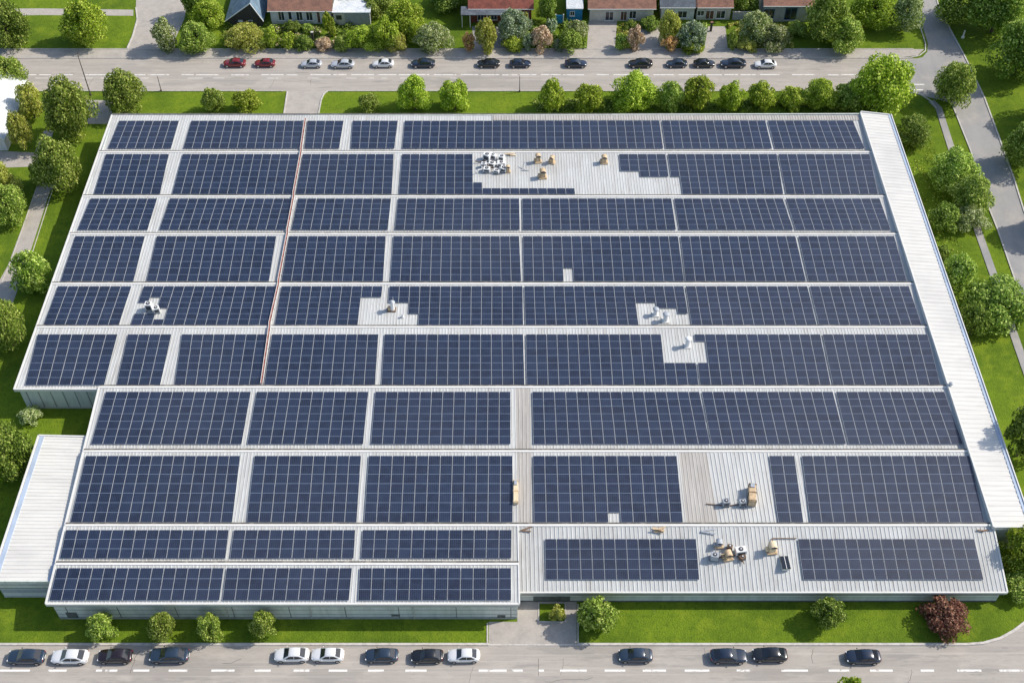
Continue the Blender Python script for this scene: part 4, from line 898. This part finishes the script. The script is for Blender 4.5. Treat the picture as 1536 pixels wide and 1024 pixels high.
tree(1494, 764, 1575, 880, 'b', 'big bright bush tree at the right edge beside the annex end', None, True, .45); tree(1516, 590, 1580, 690, 'd', 'dark tree at the right edge level with the annex middle')
tree(1500, 850, 1560, 900, 'g', 'low shrub under the big bush at the right edge', None, True)
ge_ = 'trees between the annex and the side road'
tree(1447, 402, 1552, 502, 'd', 'largest dark tree right of the annex, over the narrow path', ge_, False, .3); tree(1410, 362, 1465, 452, 'g', 'yellowish green tree hanging close to the annex edge', ge_, False, .3)
tree(1440, 440, 1490, 515, 'd', 'dark tree squeezed between annex and the largest tree', ge_, False, .3)
tree(1398, 208, 1468, 292, 'g', 'tall green tree right of the annex upper half', ge_, False, .3); tree(1428, 248, 1494, 328, 'g', 'green tree overhanging the side road pavement', ge_, False, .3)
tree(1430, 300, 1486, 352, 'p', 'pale blossoming tree at the start of the narrow path', ge_, False, .3); tree(1340, 160, 1397, 225, 'd', 'dark low tree off the rear right corner of the roof', ge_, False, .3)
tree(1390, 290, 1440, 355, 'd', 'dark shrubby tree hugging the annex edge', ge_, False, .3); tree(1395, 355, 1425, 410, 'd', 'small dark shrub pressed against the annex edge', ge_, True, .3)
tree(1281, 73, 1370, 168, 'b', 'largest bright tree at the far street corner behind the roof'); tree(1404, 87, 1466, 157, 'g', 'single tree standing at the side road junction')
gr = 'row of trees on the verge behind the roof'
for a in [(302, 128, 338, 168, 'g', 'small tree left of a smaller one on the left verge'), (345, 130, 389, 170, 'b', 'low bright tree on the left verge right of a small tree'), (535, 136, 569, 170, 'g', 'small loose tree just right of the driveway'),
          (595, 109, 647, 168, 'b', 'tall bright tree left of the verge pair'), (657, 114, 706, 168, 'b', 'tall bright tree right of the verge pair'), (806, 115, 849, 168, 'b', 'bright tree first after the middle kerb post'),
          (859, 119, 905, 168, 'b', 'bright tree just left of the widest verge tree'), (917, 103, 986, 166, 'b', 'widest bright tree in the verge row'), (986, 115, 1027, 166, 'g', 'tree immediately right of the widest verge tree'),
          (1025, 106, 1073, 166, 'b', 'tall pointed bright tree second right of the widest verge tree'), (1076, 118, 1118, 165, 'b', 'small bright tree third right of the widest verge tree'), (1120, 119, 1166, 165, 'b', 'bright tree fourth right of the widest verge tree'),
          (1168, 125, 1213, 164, 'b', 'low bright tree fifth right of the widest verge tree'), (1206, 113, 1258, 164, 'b', 'bushy bright tree sixth right of the widest verge tree'), (1250, 118, 1300, 165, 'g', 'dense tree merging with the big corner tree')]:
    tree(*a, gr, False, 0)
gl = 'trees on the west lawn'
for a in [(64, 110, 136, 208, 'g', 'tallest green tree left of the rear left roof corner'), (50, 196, 116, 288, 'g', 'large green tree over the western path below the tallest one'), (152, 100, 216, 170, 'g', 'round tree directly behind the rear left roof corner'),
          (-20, 78, 38, 142, 'g', 'green tree behind the white house at the left edge'), (22, 118, 62, 178, 'y', 'yellowish tree right of the white house, upper one'), (8, 160, 46, 226, 'y', 'yellowish tree beside the white house, lower one'),
          (-32, 238, 26, 300, 'y', 'yellow green tree at the left edge south of the path'), (-26, 268, 36, 335, 'g', 'green tree at the left edge below the yellow green one'), (14, 366, 72, 438, 'g', 'round green tree alone between path and roof'),
          (-28, 436, 36, 524, 'g', 'round green tree at the left edge beside the roof middle'), (-38, 622, 40, 722, 'd', 'big dark tree at the left edge beside the west annex'), (-20, 660, 14, 735, 'b', 'small bright tree tucked below the big dark one at the left edge')]:
    tree(*a, gl)
tree(24, 606, 62, 636, 'p', 'pale flowering shrub below the roof corner at the grassy notch', None, True)
tree(40, 240, 66, 275, 'g', 'little green shrub next to the western path bend', None, True)
gp = 'trees on the park lawns at the top left'
for a in [(-28, -8, 36, 72, 'd', 'dark tree in the top left corner'), (92, -6, 163, 66, 'b', 'loose bright tree in the middle of the top left lawn'), (224, 24, 264, 76, 'p', 'pale leaved small tree beside the parking yard'),
          (267, 28, 320, 78, 'g', 'light green tree right of the pale one by the yard'), (286, -4, 338, 40, 'b', 'bright tree left of the blue grey house'), (270, -30, 310, 25, 'd', 'dark tree behind the bright one by the yard')]:
    tree(*a, gp)
gg = 'garden trees and shrubs along the far street'
for a in [(336, 32, 396, 76, 'y', 'broad light green shrub before the blue grey house', 1), (396, 36, 420, 75, 'b', 'narrow bright hedge shrub right of the broad light one', 1), (417, 44, 443, 75, 'b', 'bright rounded hedge shrub before the white cottage', 1),
          (440, 50, 470, 76, 'd', 'dark low shrub before the white cottage', 1), (424, 30, 452, 50, 'd', 'dark shrub under the cottage windows', 1), (450, 34, 472, 52, 'g', 'green shrub under the cottage right windows', 1), (482, 10, 503, 58, 'b', 'slim bright tree between cottage and shed', 0), (472, 54, 500, 77, 'k', 'dusty pink low shrub beside the dark gate post', 1),
          (498, 50, 528, 77, 'g', 'green low shrub before the shed', 1), (518, 36, 566, 77, 'b', 'bright green bushy tree before the shed right end', 0), (556, 22, 600, 74, 'b', 'bright tree behind the bushy one', 0), (580, -6, 634, 50, 'b', 'tall bright tree highest of the garden clump', 0), (540, -18, 592, 24, 'g', 'green tree behind the shed', 0),
          (578, 46, 612, 79, 'y', 'olive tinted shrub at the right foot of the garden clump', 1), (600, 22, 634, 60, 'b', 'bright tree right side of the garden clump', 0), (622, 31, 677, 79, 'p', 'round cream flecked shrub standing alone on dark lawn', 1), (693, 45, 713, 77, 'o', 'small orange shrub left of the tall yellow one', 1),
          (711, 20, 745, 79, 'y', 'tall yellow green columnar shrub before the red brown house', 1), (744, 9, 794, 60, 's', 'silvery leaved tree before the red brown house', 0), (752, 52, 786, 79, 'b', 'low green shrub below the silvery tree', 1), (778, 16, 796, 46, 'y', 'yellow shrub beside the silvery tree', 1), (783, 48, 800, 77, 's', 'small mauve grey shrub left of the pink one', 1),
          (795, 35, 831, 77, 'k', 'round pinkish tan shrub in the middle of the gardens', 1), (826, 57, 843, 78, 's', 'small grey shrub right of the pinkish one', 1), (818, 26, 838, 48, 's', 'white flowered shrub by the blue gate', 1), (836, 40, 874, 79, 'g', 'dense green shrub left of the open driveway', 1), (848, 26, 884, 62, 'p', 'white blossoming shrub before the blue fronted house', 1),
          (922, 48, 946, 76, 'g', 'green low shrub left of the brownish one', 1), (940, 35, 965, 76, 'k', 'brownish flowering shrub between two driveways', 1), (936, 30, 958, 46, 'd', 'dark clipped shrub under the beige house wall', 1), (958, 26, 990, 42, 'd', 'dark hedge shrub at the beige house right end', 1), (987, 12, 1022, 64, 'y', 'tall yellow beige columnar tree before the slate roof', 0), (994, 52, 1020, 78, 'o', 'orange brown shrub at the foot of the yellow beige tree', 1),
          (1015, 28, 1062, 74, 's', 'grey green tree right of the yellow beige one', 0), (1020, 56, 1056, 79, 'b', 'low green shrub below the grey green tree', 1), (1088, 42, 1106, 74, 'g', 'slim shrub beside the right driveway', 1), (1110, 12, 1158, 64, 'p', 'tall cream flecked tree before the brown garden wall', 0), (1136, 32, 1186, 76, 'p', 'wide cream blossoming shrub lower right of the tall cream one', 1), (1104, 54, 1136, 78, 'y', 'olive low shrub left foot of the cream trees', 1),
          (1100, -20, 1140, 22, 'd', 'dark tree behind the brown garden wall', 0), (980, -20, 994, 24, 'd', 'slim dark cypress between the beige and slate roofed houses', 0), (806, -14, 838, 34, 'd', 'dark tree between the red brown house and the blue gate', 0), (1180, 36, 1214, 50, 'g', 'clipped green hedge shrub under the blue framed window', 1),
          (640, -30, 700, 14, 'd', 'dark tree at the top edge above the lone round shrub', 0), (1212, -22, 1282, 62, 'g', 'biggest tall tree at the top right of the houses', 0), (1240, 22, 1296, 78, 'g', 'green tree at the right foot of the biggest top tree', 0), (1276, -24, 1352, 42, 'b', 'yellow green broad tree at the top edge right', 0), (1338, -14, 1390, 46, 'p', 'cream flecked tree beside the side road top', 0), (500, -30, 545, 12, 'y', 'yellowish tree at the top edge behind the cottage', 0)]:
    tree(*a[:6], gg, bool(a[6]))
gx = 'large trees on the lawn right of the side road'
for a in [(1408, -36, 1475, 34, 'g', 'leafy tree at the top edge just right of the side road'), (1462, -46, 1545, 52, 'd', 'broad dark tree in the top right corner'), (1494, 18, 1580, 118, 'd', 'dark tree at the right edge below the corner one'), (1514, 172, 1580, 252, 'g', 'green tree at the right edge beyond the side road'),
          (1580, 250, 1660, 350, 'd', 'tree outside the right edge beyond the side road'), (1560, 100, 1640, 190, 'd', 'tree outside the right edge near the top')]:
    tree(*a, gx)

# ------------------------------------------------------------ planting beds between the houses and the far pavement (uncountable ground cover)
def bed(name, pts, n, size, kind, h=.5):
    rnd = random.Random(name + str(pts[0])); P = poly(pts); xs = [p.x for p in P]; ys = [p.y for p in P]; v = []; f = []
    def inside(x, y):
        c = False; j = len(P) - 1
        for i in range(len(P)):
            if (P[i].y > y) != (P[j].y > y) and x < (P[j].x - P[i].x) * (y - P[i].y) / (P[j].y - P[i].y) + P[i].x: c = not c
            j = i
        return c
    k = 0
    while k < n:
        x, y = rnd.uniform(min(xs), max(xs)), rnd.uniform(min(ys), max(ys)); k += 1
        if not inside(x, y): continue
        m_ = noise.noise(Vector((x * .6, y * .6, 0)))
        if m_ < -.15: continue
        z = rnd.uniform(.02, h * (.5 + max(0, m_) * 2.0)); nr = Vector((rnd.gauss(0, .6), rnd.gauss(0, .6), 1)).normalized(); u = nr.orthogonal().normalized(); w2 = nr.cross(u); s1 = size * rnd.uniform(.6, 1.4); b = len(v); p = Vector((x, y, z))
        v += [tuple(p - u * s1), tuple(p - w2 * s1 * .6), tuple(p + u * s1), tuple(p + w2 * s1 * .6)]; f.append((b, b + 1, b + 2, b + 3))
    me = bpy.data.meshes.new(name); me.from_pydata(v, [], f); me.update(); tag(link(name, me, None, LEAF[kind]), kind='stuff')
bed('garden_plants', [(336, 40), (500, 38), (560, 40), (612, 30), (612, 75), (336, 75)], 14000, .22, 'd', .9)
bed('garden_plants', [(770, 38), (878, 34), (878, 75), (770, 75)], 7000, .22, 'd', .8)
bed('garden_plants', [(926, 38), (960, 38), (958, 75), (926, 75)], 2200, .2, 'y', .6)
bed('garden_plants', [(996, 40), (1060, 36), (1056, 75), (998, 75)], 4000, .22, 'g', .7)
bed('garden_plants', [(1092, 34), (1190, 38), (1190, 75), (1094, 75)], 5000, .22, 'y', .6)
bed('garden_flowers', [(400, 44), (500, 44), (510, 74), (400, 74)], 1500, .2, 'k', .9)
bed('hedge_plants', [(800, 150), (1300, 150), (1300, 168), (800, 168)], 9000, .2, 'd', .5)
bed('lawn_weeds', [(1340, 210), (1400, 210), (1470, 470), (1440, 470)], 2600, .15, 'b', .25)
